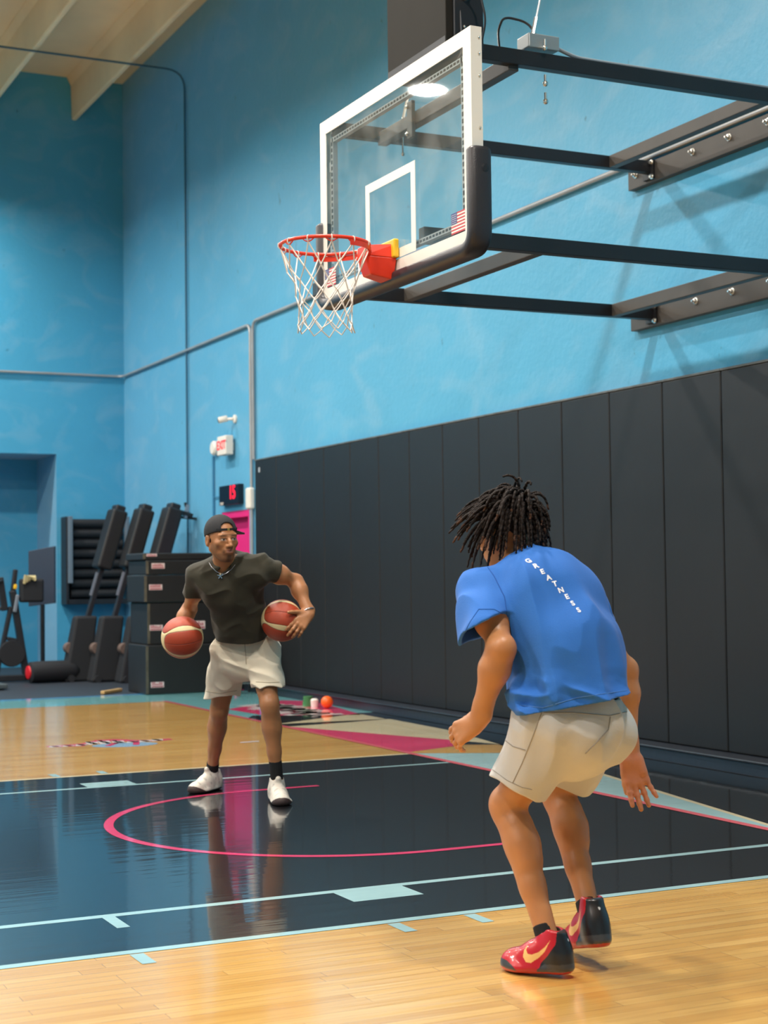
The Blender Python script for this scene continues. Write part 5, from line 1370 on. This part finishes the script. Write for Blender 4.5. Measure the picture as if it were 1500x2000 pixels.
# short hair showing under the cap
f = Field(f0, f1, .004); f.ell(WH(0, -.024, .012), A_((.080, .096, .080)), Mh, k=.01); f.plane_cut(WH(0, .030, 0), hfP, k=.01); f.plane_cut(WH(0, 0, -.040), -pu, k=.01); f.noise(.002, .01, seed=3)
P, Fc = f.mesh(); np_mesh('hair', smooth_verts(P, Fc, 1), Fc, M_hair, PL)
# necklace with pendant
T_b = bvh(body); T_os = bvh(oshirt)
nk = []
for q in [(409, 1100), (414, 1108), (423, 1116), (432, 1121), (437, 1122), (443, 1120), (452, 1113), (459, 1104)]:
    d = px(q[0], q[1], 1)-CAM; hs = [h for h in (on_surface(T_b, CAM, d, .006), on_surface(T_os, CAM, d, .006)) if h is not None]
    if hs: nk.append(min(hs, key=lambda h: (A_(h)-CAM)@CF))
if len(nk) > 2:
    ch = MB().tube(nk, .0018, 6).build('necklace', mat('silver', srgb(200, 205, 215), .25, metal=.9), PL, smooth=True)
    pc = A_(nk[len(nk)//2-1]); g = MB()
    for a in range(5): g.bar(pc-UP*.012-CFH*.004, pc-UP*.014-CFH*.006+CRH*.017*math.sin(a*1.257)+UP*.017*math.cos(a*1.257), .008, .005)
    g.build('pendant', bpy.data.materials['silver'], ch)
# bracelet
wd = unit(j['WL']-j['EL']); bw = j['WL']-wd*.012; e1 = unit(np.cross(wd, CFH)); e2 = np.cross(wd, e1)
MB().tube([bw+(e1*.034+0)*math.cos(t)+e2*.031*math.sin(t) for t in np.linspace(0, 2*PI, 25)[:-1]], .0045, 8, closed=True).build('bracelet', bpy.data.materials['silver'], PL, smooth=True)
# shoes
M_shoew = mat_attr('pale shoe upper', rough=.6, bump=(60, .2))
WHT = A_((.66, .60, .52))
def pale_tone(Q):
    x, y, z = Q.T; T = np.tile(WHT, (len(Q), 1))
    T[(np.sin(x*110)*np.cos(z*90+x*30) > .72) & (z > .03)] = WHT*.72
    T[z < .014] = A_((.05, .035, .03)); tw = (x > .225) & (z < .014+(x-.225)*.55) & (z < .046); T[tw] = A_((.04, .022, .02))
    inner = (z > .06)&(np.hypot((x-.080)/.038, y/.031) < 1.0)&(z < .15); T[inner] = A_((.05, .04, .04))
    return T
dR = unit(px(378, 1545, 9.40)-px(425, 1530, 9.62)); dR[2] = 0; dR = unit(dR); a0 = A_(j['AR']); hR = a0-dR*.075; hR[2] = .003; tR = hR+dR*.28; 
oR, WfR = shoe(hR, tR, j['AR'], pale_tone, M_shoew, PL, 'shoe', L=.295, h=.0034, high=.004, label='off-white shoe with dark toe rand, pointing left')
dL_ = unit(A_((px(556, 1570, 8.80)-j['AL'])*A_((1, 1, 0)))); a0 = A_(j['AL']); hLp = a0-dL_*.075; hLp[2] = .003; tLp = hLp+dL_*.28
oL, WfL = shoe(hLp, tLp, j['AL'], pale_tone, M_shoew, PL, 'shoe', L=.295, h=.0034, high=.010, label='off-white shoe with dark toe rand, pointing at the camera')
M_lacew = mat('off-white lace', srgb(232, 222, 208), .7)
for sh, Wf in ((oR, WfR), (oL, WfL)):
    g = MB()
    for q in range(5):
        x = .135+q*.015; z = .092-q*.0085; g.tube([Wf(x, -.022, z-.010), Wf(x+.004, -.008, z+.006), Wf(x+.006, .008, z+.006), Wf(x+.002, .022, z-.010)], .0035, 6)
    g.build('laces', M_lacew, sh, smooth=True)
sock(j['AR'], j['KR'], .075, PL, r=.037); sock(j['AL'], j['KL'], .115, PL, r=.037)

# ------------------------------------------------------------------ basketballs
M_ball = mat_attr('pebbled composite ball', rough=.42, bump=(520, .25))
def ball(c, R, rotv, lb):
    n = 180; th = np.linspace(0, PI, n+1); ph = np.linspace(0, 2*PI, 2*n, endpoint=False)
    V = np.stack([np.outer(np.sin(th), np.cos(ph)).ravel(), np.outer(np.sin(th), np.sin(ph)).ravel(), np.repeat(np.cos(th), 2*n)], 1)
    F = np.array([[i*2*n+k, (i+1)*2*n+k, (i+1)*2*n+(k+1) % (2*n), i*2*n+(k+1) % (2*n)] for i in range(n) for k in range(2*n)])
    x, y, z = V.T                                  # x: the axis the panels meet on; z: middle of one panel
    ph_ = np.arctan2(y, z); q4 = np.round(ph_/(PI/2))*(PI/2); dph = ph_-q4; lat = np.arcsin(np.clip(x, -1, 1))
    ea = np.arcsin(np.clip(np.sin(dph)*np.cos(lat), -1, 1))/math.radians(37); eb = lat/math.radians(66); rr_ = np.sqrt(ea**2+eb**2); d = (rr_-1)*.64
    T = np.tile(A_((.40, .052, .018)), (len(V), 1)); band = rr_ > 1.0; T[band] = A_((.76, .60, .32))
    mid = np.where(band, 1.0, np.abs(dph)*np.cos(lat)); cr = np.where(band, np.minimum(np.abs(np.abs(dph)-PI/4)*np.cos(lat)+np.where(np.abs(lat) < 1.15, 1, 0), 1), 1)
    e = np.minimum(np.abs(d), mid); T[e < .008] = A_((.04, .014, .01))
    V = V*(R-.0016*np.exp(-(e/.014)**2))[:, None]
    M = A_(Quaternion(rotv).to_matrix()) if len(rotv) == 4 else A_(rotv)
    P = V@M.T+c
    t = thing('basketball', lb, 'basketball', tuple(c), 'basketballs')
    return np_mesh('ball_cover', P, F, M_ball, t, T)
# orientation: columns = where the ball's own x, y, z axes point
def basis(xd, yd):
    xd = unit(xd); yd = unit(A_(yd)-xd*(A_(yd)@xd)); return np.stack([xd, yd, np.cross(xd, yd)], 1)
def aim(dirn, axis):
    """middle of one red panel towards dirn, the panels' common axis along axis"""
    z = unit(dirn); x = unit(A_(axis)-z*(A_(axis)@z)); return np.stack([x, np.cross(z, x), z], 1)
ball(B1, BR, aim(-CF*.93-UP*.26+CRH*.26, CRH+CF*.26+UP*.10), 'red and cream basketball bouncing beside his right hand, left of the cream shorts')
ball(B2, BR, aim(-CF*.87+UP*.45+CRH*.19, CRH+CF*.19-UP*.22), 'red and cream basketball held against his hip under his left hand')
